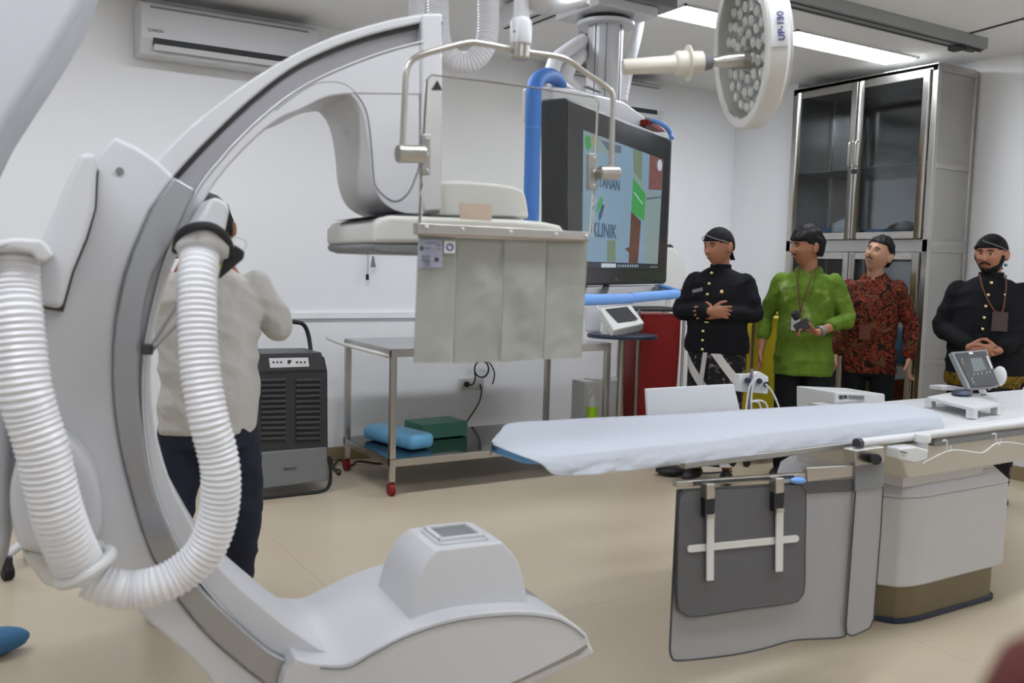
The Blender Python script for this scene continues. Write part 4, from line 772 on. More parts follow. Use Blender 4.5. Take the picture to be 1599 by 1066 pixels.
# objects lying on / clamped to the table
def ob(name, mb, m, label, cat, **k): return tag(mb.build(name, m, **k), label, cat)
t = thing('shield_bracket', 'lead apron shield with dark pocket panel hung from the table side rail', 'lead shield', (2.25, 1.9, .2))
YA = 1.90
pf = lambda L, v: pts(L, v, PY)
MB().prism(pf([(1336, 703), (1381, 697), (1383, 714), (1381, 722), (1336, 728)], YA-.02), (0, .05, 0)).build('clamp_block', 'steel', t, bevel=.004)
MB().cyl(PY.px(1368, 717, YA-.02), PY.px(1368, 717, YA-.055), .018).build('clamp_knob', 'black', t, bevel=.003)
MB().prism(pf([(1336, 726), (1381, 720), (1379, 761), (1336, 767)], YA-.008), (0, .008, 0)).build('hinge_plate', 'grey_mid', t, bevel=.002)
MB().prism(pf([(1057, 752), (1268, 738), (1268, 745), (1057, 761)], YA-.006), (0, .02, 0)).build('support_rail', 'steel', t, bevel=.002)
MB().prism(pf([(1260, 730), (1331, 726), (1331, 744), (1262, 752)], YA-.012), (0, .02, 0)).build('rail_sleeve', 'steel', t, bevel=.003)
MB().prism(pf([(1085, 752), (1240, 742), (1240, 746), (1085, 757)], YA-.01), (0, .004, 0)).build('rail_groove', 'gap', t)
main = [(1058, 764), (1334, 748), (1321, 991)]+cat2([(1313, 995), (1277, 997), (1236, 1000), (1189, 1013), (1138, 1023), (1066, 1031)], 4)+cat2([(1060, 1031), (1049, 1025), (1046, 1013)], 3)
MB().prism(pf(main, YA+.006), (0, .006, 0)).build('apron_sheet', 'apron', t, bevel=.0015)
MB().tube(pf([main[0]]+cat2([(1058, 766), (1051, 900), (1046, 1013)], 3)+main[:2:-1][:0]+cat2([(1046, 1013), (1049, 1026), (1062, 1031), (1138, 1023), (1189, 1013), (1236, 1000), (1277, 997), (1313, 995), (1321, 989)], 4), YA+.006), .003, 6).build('apron_piping', 'gap', t)
MB().prism(pf([(1058, 764), (1334, 748), (1333, 767), (1058, 782)], YA+.003), (0, .004, 0)).build('apron_header', 'grey', t)
sec = [(1336, 764), (1379, 759), (1375, 830), (1364, 966)]+cat2([(1358, 980), (1344, 987), (1330, 992), (1322, 988)], 3)+[(1321, 975)]
MB().prism(pf(sec, YA-.004), (0, .006, 0)).build('apron_flap', 'apron', t, bevel=.0015)
MB().tube(pf(sec, YA-.004), .0028, 6, True).build('flap_piping', 'gap', t)
dk = cat2([(1060, 785), (1066, 770), (1080, 764), (1160, 760), (1240, 756), (1254, 763), (1258, 776), (1257, 850), (1256, 915), (1250, 932), (1235, 941), (1160, 951), (1085, 962), (1068, 957), (1058, 942), (1058, 860)], 4, True)
MB().prism(pf(dk, YA-.010), (0, .008, 0)).build('pocket_panel', 'grey', t, bevel=.002)
MB().tube(pf(dk, YA-.009), .0026, 6, True).build('panel_piping', 'gap', t)
for x, y0, y1, y2 in ((1109, 756, 800, 907), (1217, 747, 790, 893)):
    MB().prism(pf([(x-5, y0), (x+8, y0-1), (x+8, y0+22), (x-5, y0+24)], YA-.035), (0, .03, 0)).build('strap_clamp', 'steel', t, bevel=.003)
    MB().prism(pf([(x-8, y0+22), (x+8, y0+20), (x+6, y0+50), (x-8, y0+52)], YA-.028), (0, .018, 0)).build('clamp_slot', 'black', t)
    MB().prism(pf([(x-4, y0+48), (x+8, y0+47), (x+8, y0+53), (x-4, y0+54)], YA-.036), (0, .02, 0)).build('clamp_latch', 'steel', t, bevel=.001)
    MB().prism(pf([(x-4, y1), (x+7, y1-1), (x+6, y2-1), (x-5, y2)], YA-.022), (0, .006, 0)).build('strap', 'shell_warm', t, bevel=.0015)
br = [(1248, 841)]; MB().prism(pf(rrect(0, 0, 174, 11, 5), 0) if 0 else pf([(1161+x*1.0, 849-x*.098+y) for x, y in rrect(0, 0, 174, 11, 5)], YA-.014), (0, .004, 0)).build('cross_bar', 'shell_warm', t, bevel=.001)
ob('cleaning_cloth', MB().loft([[PY.px(1240+12*math.cos(a)*s_+6*s_, 750+5*math.sin(a)*s_, YA-.02+v) for a in [math.pi/6*i for i in range(12)]] for s_, v in ((.3, -.012), (1, -.004), (1.1, .008), (.4, .014))]), 'light_blue', 'small crumpled blue cloth tucked at the apron rail', 'cloth')
t = thing('table_joystick', 'white joystick module clamped to the table grip rail', 'joystick', PY.px(1425, 722, 1.9))
MB().prism([p for p in pf([(1405, 700), (1432, 697), (1450, 703), (1449, 718), (1428, 723), (1405, 717)], 1.875)], (0, .06, 0)).build('module', 'white', t, bevel=.006)
MB().cyl(PY.px(1440, 703, 1.90), PY.px(1440, 690, 1.90), .019, .017).build('stem', 'white', t)
MB().lathe([(.02, 0), (.027, .004), (.028, .018), (.025, .03), (.018, .034)], PY.px(1440, 691, 1.90)).build('knob', 'white', t)
MB().tube(catmull(pf([(1406, 705), (1412, 706), (1416, 707)], 1.872), 4), .002, 6).build('slot', 'black', t)
for k, x in enumerate((1476, 1553)):
    y = 690-(x-1476)*.135; t = thing('cable_hook', ('white plastic hook on the table rail, nearer the joystick', 'white plastic hook on the table rail, farther right')[k], 'hook', PY.px(x, y, 1.93))
    MB().tube(catmull(pf([(x-4, y-2), (x+2, y-2), (x+3, y+13), (x+8, y+14), (x+9, y+6)], 1.91), 3), .0032, 8).build('hook', 'white', t)
ob('white_cord', MB().tube(catmull(pf([(1440, 724), (1452, 717), (1480, 704), (1500, 703), (1530, 707), (1542, 702), (1556, 692), (1580, 691), (1610, 697)], 1.90), 6), .0026, 8), 'white', 'thin white cord strung along the hooks below the table rail', 'cord')
# white raised tray, tablet, puck
TZ = .897
t = thing('bed_tray', 'low white bridge tray standing on the foot of the table', 'tray', onz(1500, 640, .855))
tp = [onz(1449, 620, TZ), onz(1476, 613, TZ), onz(1560, 630, TZ), onz(1518, 640, TZ)]
tp = [onz(1448, 619, TZ), onz(1490, 611, TZ), onz(1562, 630, TZ), onz(1520, 637, TZ)]
MB().prism(tp, (0, 0, -.014)).build('tray_top', 'white', t, bevel=.003)
for a in tp:
    c = a.lerp(sum(tp, V((0, 0, 0)))/4, .1); MB().box((c.x, c.y, (TZ+.854)/2-.006), (.03, .03, TZ-.854-.012)).build('tray_foot', 'white', t)
ob('puck', MB().loft([[onz(1502, 618, TZ)+V((math.cos(a)*r, math.sin(a)*r*.8, z)) for a in [2*math.pi*i/8 for i in range(8)]] for r, z in ((.045, .001), (.05, .01), (.035, .026))]), 'navy', 'small navy blue sensor puck on the white tray', 'sensor', bevel=.003)
t = thing('touch_tablet', 'tilted touch screen tablet on a stand beside the white tray', 'tablet', onz(1525, 622, .855))
tb = [dep(1486, 549, 3.95), dep(1541, 545, 4.10), dep(1562, 602, 4.0), dep(1513, 607, 3.85)]
mb, tn = slab(tb, .022)
mb.build('tablet_case', 'grey_mid', t, bevel=.004)
def pr(x, y): d = ray(x, y); return EYE+d*((tb[0]+tn*.0015-EYE).dot(tn)/d.dot(tn))
M['tab_scr'] = mat('dark_tablet_screen', (.02, .02, .022), .12)
MB().prism([pr(*p) for p in ((1491, 552), (1539, 548), (1559, 600), (1517, 604))], tn*.0015).build('screen', 'tab_scr', t)
M['tab_ui'] = mat('dim_screen_interface', (.02, .02, .02), .2, emit=srgb(70, 78, 80), es=1.0); M['tab_ic'] = mat('screen_icons', (.02, .02, .02), .2, emit=srgb(120, 115, 100), es=1)
ui = MB().prism([pr(*p)+tn*.0018 for p in ((1514, 560), (1532, 558), (1540, 577), (1520, 581))], tn*.0004); ui.build('screen_window', 'tab_ui', t)
for x, y in ((1520, 585), (1526, 584), (1532, 583), (1540, 582), (1545, 581), (1501, 562), (1503, 567), (1517, 592), (1519, 597)): MB().box(pr(x, y)+tn*.002, (.008, .004, .008)).build('screen_icon', 'tab_ic', t)
MB().prism([pr(*p)+tn*.002 for p in ((1539, 556), (1541, 556), (1549, 575), (1547, 576))], tn*.001).build('stylus', 'white', t)
MB().prism([pr(*p)+tn*.002 for p in ((1512, 550), (1518, 549.6), (1519, 553), (1513, 553.5))], tn*.001).build('sticker', 'white', t)
MB().ball(dep(1561, 587, 4.1), (.025, .03, .045)).build('side_grip', 'white', t)
bs = onz(1535, 612, .856); MB().beam(bs+V((0, 0, 0)), tb[2].lerp(tb[3], .5)+V((.01, .05, .04)), .05, .03, V((1, 0, 0))).build('stand', 'white', t, bevel=.004)
MB().prism([dep(x, y, 4.15) for x, y in ((1470, 603), (1490, 602), (1510, 606), (1510, 611), (1470, 609))], FW*.12).build('stand_arm', 'white', t, bevel=.003)
# devices beyond the far edge
t = thing('pump_unit', 'small white device box clamped behind the far table rail', 'device', PY.px(1345, 632, 2.6))
MB().prism(pts([(1304, 612), (1382, 615), (1383, 645), (1304, 645)], 2.66, PY), (0, .22, 0)).build('body', 'white', t, bevel=.006)
decal('front_marks', [([(1311, 617), (1316, 617), (1316, 623), (1311, 623)], 'ink'), ([(1318, 617), (1323, 617), (1323, 622), (1318, 622)], 'ink'), ([(1326, 617), (1350, 618), (1349, 623), (1326, 622)], 'grey_mid')], PY, 2.656, t)
MB().mm((3.2, 2.60, .80), (3.5, 2.70, .83)).build('clamp', 'steel_dull', t)
ob('arm_board', MB().prism(pts([(1009, 607), (1146, 599.5), (1156, 640), (1158, 662), (1013, 672)], 2.56, PY), (0, .012, 0)), 'white', 'upright white board behind the far edge of the bed', 'board', bevel=.003)
t = thing('transducer_holder', 'white knobbed plate on a pole behind the bed, with tubes', 'device', PY.px(1175, 650, 2.7))
MB().prism(pts([(1154, 584), (1175, 584), (1187, 580), (1200, 588), (1199, 615), (1153, 611)], 2.7, PY), (0, .03, 0)).build('plate', 'white', t, bevel=.003)
MB().cyl(PY.px(1174, 576, 2.69), PY.px(1171, 650, 2.69), .007).build('pole', 'grey_mid', t)
for x, y in ((1167, 594), (1186, 595), (1197, 600)): MB().cyl(PY.px(x, y, 2.7), PY.px(x, y, 2.67), .012).build('knob', 'navy', t)
for L in ([(1178, 590), (1170, 605), (1166, 630), (1163, 648)], [(1184, 585), (1176, 600), (1173, 625), (1174, 646)], [(1196, 600), (1206, 612), (1215, 632), (1217, 645)], [(1190, 645), (1184, 628), (1172, 627), (1186, 625), (1196, 630), (1200, 645)]):
    MB().tube(catmull(pts(L, 2.665, PY), 5), .004, 8).build('tubing', 'white', t)
MB().mm((2.7, 2.54, .80), (2.8, 2.73, .82)).build('rail_clamp', 'steel_dull', t)
# floor things
def fo(x, y, dz=0): p = onz(x, y); return V((p.x, p.y, dz))
p = fo(1048, 742); t = thing('foot_pedal', 'black foot pedal lying on the floor under the bed', 'pedal', p)
MB().ball(p+V((0, 0, .035)), (.11, .08, .035), Matrix.Rotation(-.5, 3, 'Z')).build('shell', 'black', t)
MB().box(p+V((.10, -.02, .03)), (.05, .04, .03)).build('plug', 'grey_mid', t, bevel=.004)
MB().tube(catmull([p+V((.1, 0, .03)), p+V((.2, -.06, .01)), p+V((.3, -.1, .01)), p+V((.45, -.12, .01))], 6), .006, 8).build('pedal_cable', 'black', t)
p = fo(10, 1022); t = ob('shoe_cover', MB().ball(p+V((-.06, .0, .05)), (.14, .06, .05), Matrix.Rotation(.25, 3, 'Z'), fn=lambda d, q: q*(1+.08*noise.noise(d*5))), mat('blue_shoe_cover', srgb(60, 110, 150), .6, bump=.4, bscale=40), 'blue shoe cover at the lower left edge of the floor', 'shoe cover')
p = fo(12, 905); t = thing('drip_stand', 'white wheeled stand base at the left edge, behind the gantry', 'stand', p)
MB().tube([p+V((-.02, .05, .06)), dep(16, 780, 3.7)], .022).build('leg', 'shell', t)
MB().tube([p+V((-.02, .05, .06)), p+V((-.5, .2, .12)), V((p.x-.5, p.y+.2, 1.2))], .02).build('pole', 'shell', t)
for dx, dy in ((0, 0), (.10, .25)):
    MB().cyl(p+V((dx-.02, dy, .035)), p+V((dx+.02, dy+.01, .035)), .035).build('caster', 'black', t, bevel=.006); MB().mm(p+V((dx-.02, dy-.02, .05)), p+V((dx+.02, dy+.02, .10))).build('caster_fork', 'dark', t, bevel=.003)
MB().tube([p+V((-.02, .05, .08)), p+V((.1, .25, .1))], .02).build('leg', 'shell', t)

# invented maroon pole standing in for an unidentified blur, lower right corner
pt_ = dep(1668, 985, .27); t = thing('blur_stand_in', 'invented dark maroon pole standing in for an unidentified blur at the lower right corner', 'pole', V((pt_.x, pt_.y, 0)))
M['maroon'] = mat('blur_stand_in_maroon', srgb(95, 42, 38), .8)
MB().lathe([(.002, pt_.z), (.009, pt_.z-.002), (.017, pt_.z-.009), (.022, pt_.z-.022), (.024, pt_.z-.04), (.024, .30), (.02, .28), (.002, .28)], V((pt_.x, pt_.y, 0)), ZED, 24).build('stand_in_body', 'maroon', t, ang=60)
MB().cyl(V((pt_.x, pt_.y, .02)), V((pt_.x, pt_.y, .3)), .015).build('pole', 'steel', t); MB().lathe([(.002, 0), (.16, 0), (.16, .015), (.03, .03), (.002, .03)], V((pt_.x, pt_.y, 0))).build('base', 'dark', t)  # invented pole and base of the blur stand-in
# ------------------------------------------------------------------ people
def ell(c, rx, ry, z=None, n=20, rot=0, pw=1.0, tilt=None):
    c = V(c); out = []
    for i in range(n):
        a = 2*math.pi*i/n; ca, sa = math.cos(a), math.sin(a)
        x = rx*math.copysign(abs(ca)**pw, ca); y = ry*math.copysign(abs(sa)**pw, sa)
        p = V((x*math.cos(rot)-y*math.sin(rot), x*math.sin(rot)+y*math.cos(rot), 0))
        if tilt: p = tilt @ p
        out.append(c+p)
    return out
def limb(mb, P, R, n=14, sub=5):
    """tapering limb along joints P with radii R, smoothly interpolated"""
    Q = catmull([(p[0], p[1], p[2]) for p in P], sub); rr = []
    for i in range(len(Q)):
        f = i/sub; k = min(int(f), len(R)-2); t = f-k; rr.append(R[k]*(1-t)+R[k+1]*t)
    mb.ball(Q[0], rr[0]*.98, nu=n, nv=8); mb.ball(Q[-1], rr[-1]*.98, nu=n, nv=8)
    return mb.tube(Q, rr, n)
def hand(mb, wrist, d, palm_n, side, curl=.5, L=.18, spread=.10):
    """palm, four fingers and a thumb.  d: direction of the hand, palm_n: the way the palm faces, side: +1 thumb on the +(d x n) side"""
    d = V(d).normalized(); n = (V(palm_n)-d*V(palm_n).dot(d)).normalized(); s = d.cross(n).normalized()*side; wrist = V(wrist); pl_ = L*.50
    rings = []
    for f, w_, h_ in ((0, .026, .019), (.25, .033, .018), (.6, .041, .016), (1, .040, .012)):
        c = wrist+d*(pl_*f); rings.append([c+s*(w_*math.cos(a))+n*(h_*math.sin(a)) for a in [2*math.pi*i/14 for i in range(14)]])
    mb.loft(rings)
    for k, (off, ln) in enumerate(((.031, .074), (.011, .083), (-.010, .077), (-.030, .060))):
        ln *= L/.18; p = wrist+d*(pl_*.93)+s*off; P = [p]; dd = (d+s*(off*spread/.03)).normalized(); ang = curl*(.35+.08*k)
        for j, fr in enumerate((.45, .30, .25)):
            dd = (Matrix.Rotation(-ang*(1+.5*j), 3, dd.cross(n)) @ dd); dd = dd if dd.dot(n) > -1 else dd
            P.append(P[-1]+dd*(ln*fr))
        limb(mb, P, [.0092, .0085, .0078, .0068], 10, 3)
    tp = wrist+d*(pl_*.22)+s*.024; td = (d*.65+s*.75+n*.15).normalized(); q1 = tp+td*.034; q2 = q1+(td*.7+d*.5+n*.35*curl).normalized()*.028; q3 = q2+(td*.3+d*.8+n*.6*curl).normalized()*.024
    limb(mb, [tp-td*.012, tp, q1, q2, q3], [.014, .0145, .0105, .0095, .0075], 10, 3)
def head_mesh(mb, c, R, s=1.0, beard=0):
    """face along local -Y. c: head centre, R: 3x3 head rotation"""
    def g(d, x, z, sx, sz): return math.exp(-((d.x-x)/sx)**2-((d.z-z)/sz)**2)
    def fn(d, q):
        q = V(q); zz = d.z; fr = max(0, -d.y)
        if zz < -.1: k = min(1, (-.1-zz)/.9); q.x *= 1-.34*k; q.y *= (1-.10*k) if d.y < 0 else (1-.38*k)
        if d.y > 0: q.y *= 1.06
        if zz > 0 and d.y < 0: q.y *= 1-.03*zz
        q.x *= 1-.05*fr*(1-abs(zz))
        if fr > .2:
            f = min(1, (fr-.2)/.3)
            q.y -= .004*f*g(d, 0, .28, .5, .12)                                         # brow
            q.y += .012*f*(g(d, .34, .10, .19, .12)+g(d, -.34, .10, .19, .12))         # sockets
            q.y -= .025*f*(g(d, 0, -.18, .12, .10)); q.y -= .014*f*g(d, 0, .0, .08, .17)  # nose
            q.y -= .006*f*(g(d, .11, -.22, .08, .06)+g(d, -.11, -.22, .08, .06))
            q.y -= .007*f*g(d, 0, -.46, .22, .05); q.y -= .006*f*g(d, 0, -.57, .18, .05); q.y += .005*f*g(d, 0, -.515, .2, .025)
            q.y -= .006*f*g(d, 0, -.82, .25, .12)                                        # chin
            q.y -= .005*f*(g(d, .48, -.18, .2, .16)+g(d, -.48, -.18, .2, .16))         # cheeks
        return q*s
    mb.ball(c, (.0775, .096, .118), R, 56, 48, fn)
    for sx in (-1, 1):
        e = c+R @ V((sx*.084*s, .008*s, .000*s)); mb.ball(e, (.012*s, .020*s, .034*s), R @ Matrix.Rotation(sx*-.35, 3, 'Z') @ Matrix.Rotation(-.15, 3, 'X'), 12, 10)
def person(name_label, base, theta, H=1.70, head=(0, 0, 0), arms=None, skin='skin', build=1.0, lean=0, legs=None, hairstyle='short', chest=1.0):
    k = H/1.70; root = thing('person', name_label, 'person', base, theta); S = lambda x, y, z: V((x*k, y*k, z*k)); B = MB(); R3 = Matrix
    hy = -.022; hc = S(0, hy+lean*.9, 1.588)
    hr = (Matrix.Rotation(math.radians(head[0]), 3, 'Z') @ Matrix.Rotation(math.radians(head[2]), 3, 'Y') @ Matrix.Rotation(math.radians(head[1]), 3, 'X'))
    hc = S(0, .012+lean, 1.485)+hr @ S(0, -.022, .088)
    HS = 1.09; head_mesh(B, hc, hr, k*HS)
    limb(B, [S(0, .03+lean*.7, 1.38), S(0, .022+lean*.9, 1.44), S(0, .008+lean, 1.52)], [.066*k, .056*k, .054*k])
    T = lambda z, rx, ry, dy=0: ell(S(0, dy+lean*max(0, (z-1)/.45), z), rx*k*build, ry*k*build, n=20)
    B.loft([T(.84, .13, .085), T(.95, .145, .095), T(1.06, .125, .085), T(1.2, .14, .09), T(1.30, .14, .08), T(1.37, .09, .055, .01), T(1.42, .05, .045, .015)])
    lg = legs or {-1: [(-.085, 0, .88), (-.095, -.01, .48), (-.10, .02, .09)], 1: [(.085, 0, .88), (.095, -.01, .48), (.10, .02, .09)]}
    for s_ in (-1, 1):
        limb(B, [S(*p) for p in lg[s_]], [.075*k, .050*k, .036*k])
    ar = {}
    for s_ in (-1, 1):
        a = arms[s_]; sh = S(s_*.160*build, .012+lean, 1.345); el_ = S(*a['elbow']); wr = S(*a['wrist'])
        limb(B, [sh, sh.lerp(el_, .5), el_, el_.lerp(wr, .4), wr], [.045*k, .038*k, .034*k, .033*k, .024*k]); ar[s_] = (sh, el_, wr)
        if a.get('hand', 1):
            hd_ = V(a['dir']).normalized(); hand(B, wr, hd_, V(a['palm']), a.get('thumb', 1), a.get('curl', .5), .175*k)
    B.build('body', skin, root, remesh=.0042, smooth=3, local=True)
    # eyes, brows, lips
    hp = lambda x, y, z: hc+hr @ V((x*k*1.09, y*k*1.09, z*k*1.09))
    for s_ in (-1, 1):
        MB().ball(hp(s_*.0275, -.0755, .011), (.0115*k, .0075*k, .0046*k), hr, 14, 10).build('eye', 'eye_white', root, local=True)
        MB().ball(hp(s_*.0275, -.0812, .011), (.0062*k, .0034*k, .0046*k), hr, 12, 8).build('iris', 'hair', root, local=True)
        MB().tube(catmull([hp(s_*.012, -.0905, .028), hp(s_*.026, -.090, .033), hp(s_*.044, -.0775, .027)], 4), [.0022*k*(1+.6*math.sin(i/8*math.pi)) for i in range(9)], 8).build('eyebrow', 'hair', root, local=True)
    MB().ball(hp(0, -.0865, -.059), (.019*k, .0055*k, .0052*k), hr, 14, 8).build('lips', 'lips', root, local=True)
    return root, k, S, hc, hr, hp, ar, lg
def scalp(root, hc, hr, k, m='hair', full=1.0, fringe=.40, name='hair', low=-.30, bulk=1.10, nz=.05):
    def fn(d, q):
        q = V(q); fr = max(0, -d.y)
        y = d.y
        if y < -.45: lim = fringe
        elif y < .10: lim = fringe+(low-fringe)*((y+.45)/.55)**.6
        else: lim = low+(-.50-low)*min(1, (y-.10)/.12)
        if d.z < lim:      # below the hair line: sink inside the head
            q *= .62
        q *= 1+nz*noise.noise(d*4)*(1 if d.z > lim else 0)
        return q
    MB().ball(hc+hr @ V((0, .006*k, .006*k)), (.0775*k*bulk, .100*k*bulk, .118*k*bulk), hr, 56, 40, fn).build(name, m, root, local=True, ang=180)
def sleeve(mb, a, r, upto=1.0, flare=1.0):
    sh, el_, wr = a; e = el_.lerp(wr, upto)
    return limb(mb, [sh, sh.lerp(el_, .5), el_, el_.lerp(e, .5), e], [r*1.0, r*.98, r*.90, r*.84*flare, r*.78*flare])
def torso(mb, S, k, spec, lean=0, n=28, fold=0, seed=0, vneck=0):
    rg = []
    for z, rx, ry, dy in spec:
        c = S(0, dy+lean*max(0, (z-1)/.45), z); r = []
        for i, p in enumerate(ell(c, rx*k, ry*k, n=n, pw=.85)):
            o = p-c; last = vneck if (z, rx) == (spec[-1][0], spec[-1][1]) else 0; o = o-ZED*(last*max(0, -o.y/(ry*k)))**1.0; r.append(c+o*(1+fold*noise.noise(V((o.x*9+seed, o.y*9, z*5)))))
        rg.append(r)
    return mb.loft(rg)
def buttons(root, pos, r=.008, m='gold'):
    for p in pos: MB().ball(p, (r, r*.7, r), nu=12, nv=8).build('button', m, root, local=True)
def shoe(root, S, p, ang=0, m='shoe', k=1):
    R = Matrix.Rotation(ang, 3, 'Z'); c = V(p)
    def fn(d, q):
        if d.z < 0: q.z *= .5
        q.x *= 1-.25*max(0, d.y); return q
    MB().ball(c+R @ V((0, -.055, .035)), (.046*k, .135*k, .055*k), R, 20, 14, fn).build('shoe', m, root, local=True)
def facing(p, off): return math.atan2(-p.x, p.y)-math.radians(off)      # rotation that turns local -Y to the camera, then off degrees to the viewer's left

def batik(name, bg, cols, scale, kind):
    m = bpy.data.materials.new(name); m.use_nodes = True; nt = m.node_tree; b = nt.nodes['Principled BSDF']; b.inputs['Roughness'].default_value = .8; b.inputs['Specular IOR Level'].default_value = .2
    tc = nt.nodes.new('ShaderNodeTexCoord'); L = nt.links.new
    def ramp(stops, src, const=True):
        r = nt.nodes.new('ShaderNodeValToRGB'); r.color_ramp.interpolation = 'CONSTANT' if const else 'LINEAR'
        while len(r.color_ramp.elements) < len(stops): r.color_ramp.elements.new(.5)
        for e, (p, c) in zip(r.color_ramp.elements, stops): e.position = p; e.color = (*srgb(*c), 1)
        L(src, r.inputs['Fac']); return r.outputs['Color']
    if kind == 'bloom':
        n = nt.nodes.new('ShaderNodeTexNoise'); n.inputs['Scale'].default_value = scale; n.inputs['Detail'].default_value = 3; n.inputs['Distortion'].default_value = 1.5; L(tc.outputs['Object'], n.inputs['Vector'])
        v = nt.nodes.new('ShaderNodeTexVoronoi'); v.inputs['Scale'].default_value = scale*2.2; L(tc.outputs['Object'], v.inputs['Vector'])
        a = ramp([(0, cols[0]), (.44, cols[1]), (.50, cols[2]), (.56, cols[0]), (.60, cols[3]), (.70, cols[0])], n.outputs['Fac'])
        c2_ = ramp([(0, cols[1]), (.18, cols[0]), (.34, cols[2]), (.42, cols[0])], v.outputs['Distance'])
        mx = nt.nodes.new('ShaderNodeMix'); mx.data_type = 'RGBA'; mx.inputs['Factor'].default_value = .5; L(a, mx.inputs['A']); L(c2_, mx.inputs['B']); L(mx.outputs['Result'], b.inputs['Base Color'])
    elif kind == 'green':
        n = nt.nodes.new('ShaderNodeTexNoise'); n.inputs['Scale'].default_value = scale; n.inputs['Detail'].default_value = 8; n.inputs['Roughness'].default_value = .65; L(tc.outputs['Object'], n.inputs['Vector'])
        L(ramp([(0, cols[0]), (.45, cols[0]), (.58, cols[1]), (.66, cols[2]), (1, cols[2])], n.outputs['Fac'], False), b.inputs['Base Color'])
    else:          # diagonal bands: plain light / dark floral
        mp = nt.nodes.new('ShaderNodeMapping'); mp.inputs['Rotation'].default_value = (0, math.radians(kind[1]), 0); L(tc.outputs['Object'], mp.inputs['Vector'])
        sp = nt.nodes.new('ShaderNodeSeparateXYZ'); L(mp.outputs['Vector'], sp.inputs[0])
        mm = nt.nodes.new('ShaderNodeMath'); mm.operation = 'MULTIPLY'; mm.inputs[1].default_value = scale; L(sp.outputs[0], mm.inputs[0])
        fr = nt.nodes.new('ShaderNodeMath'); fr.operation = 'FRACT'; L(mm.outputs[0], fr.inputs[0])
        n = nt.nodes.new('ShaderNodeTexNoise'); n.inputs['Scale'].default_value = 30; n.inputs['Detail'].default_value = 4; L(tc.outputs['Object'], n.inputs['Vector'])
        fl_ = ramp([(0, cols[0]), (.52, cols[0]), (.58, cols[2]), (.64, cols[3])], n.outputs['Fac'])
        msk = nt.nodes.new('ShaderNodeValToRGB'); msk.color_ramp.interpolation = 'CONSTANT'; L(fr.outputs[0], msk.inputs['Fac'])
        for e, (p, c) in zip([msk.color_ramp.elements[0], msk.color_ramp.elements[1], msk.color_ramp.elements.new(.5), msk.color_ramp.elements.new(.6)], [(0, 0), (.46, 1), (.70, 0), (.73, 1)]): e.position = p; e.color = (c, c, c, 1)
        mx = nt.nodes.new('ShaderNodeMix'); mx.data_type = 'RGBA'; L(msk.outputs['Color'], mx.inputs['Factor']); L(fl_, mx.inputs['A']); mx.inputs['B'].default_value = (*srgb(*cols[1]), 1); L(mx.outputs['Result'], b.inputs['Base Color'])
    return m
M['batik_red'] = batik('red_black_batik_cloth', 0, [(30, 15, 14), (168, 76, 40), (96, 30, 22), (132, 92, 54)], 15, 'bloom')
M['batik_green'] = batik('green_batik_cloth', 0, [(80, 106, 30), (94, 122, 36), (138, 154, 92)], 4.5, 'green')
M['batik_band'] = batik('white_black_banded_batik', 0, [(26, 25, 27), (196, 192, 188), (86, 74, 76), (130, 110, 110)], 5.2, ('band', 38))
M['batik_dark'] = batik('dark_parang_batik', 0, [(24, 18, 20), (30, 22, 24), (150, 140, 140), (176, 168, 168)], 6, ('band', -35))
M['yellow_cloth'] = batik('yellow_floral_sash', 0, [(60, 45, 12), (150, 120, 30), (110, 85, 20), (160, 130, 40)], 20, 'bloom')
M['collar_white'] = mat('white_cuff_lining', (.42, .41, .42), .8)
M['lanyard'] = mat('brown_lanyard', srgb(96, 52, 34), .6); M['id_card'] = mat('dark_id_card', srgb(70, 52, 50), .5)
M['blangkon'] = batik('black_patterned_headcloth', 0, [(14, 12, 13), (14, 12, 13), (30, 26, 28), (44, 38, 40)], 16, 'bloom')
M['band_line'] = mat('pale_headcloth_edge', (.25, .25, .25), .6)
def blangkon(root, hc, hr, k):
    P = lambda x, y, z: hc+hr @ V((x*k, y*k, z*k))
    def fn(d, q):
        q = V(q); fr = max(0, -d.y); lim = .16+.12*fr-.5*max(0, d.y+.15)
        if d.z < lim: q *= .64
        if d.z > .75: q.z *= .97
        return q
    MB().ball(P(0, .004, .012), (.088*k, .106*k, .116*k), hr, 48, 40, fn).build('headcloth', 'blangkon', root, local=True, ang=180)
    # crossed folded edges at the front and the knot at the back
    for s_ in (-1, 1):
        MB().tube(catmull([P(s_*-.012, -.100, .086), P(s_*.030, -.098, .070), P(s_*.066, -.070, .052), P(s_*.084, -.02, .036), P(s_*.084, .03, .018)], 5), .0020*k, 8).build('headcloth_edge', 'band_line' if s_ > 0 else 'hair', root, local=True)
    MB().ball(P(0, .105, -.012), (.026*k, .022*k, .026*k), hr).build('headcloth_knot', 'blangkon', root, local=True)
    MB().loft([[P(x*.5+a, .108+b, -.03) for a, b in ((-.01, -.004), (.01, -.004), (.01, .004), (-.01, .004))] for x in (0,)]+[[P(a*1.8+.01, .112+b, -.085) for a, b in ((-.01, -.004), (.01, -.004), (.01, .004), (-.01, .004))]]).build('headcloth_tail', 'blangkon', root, local=True)
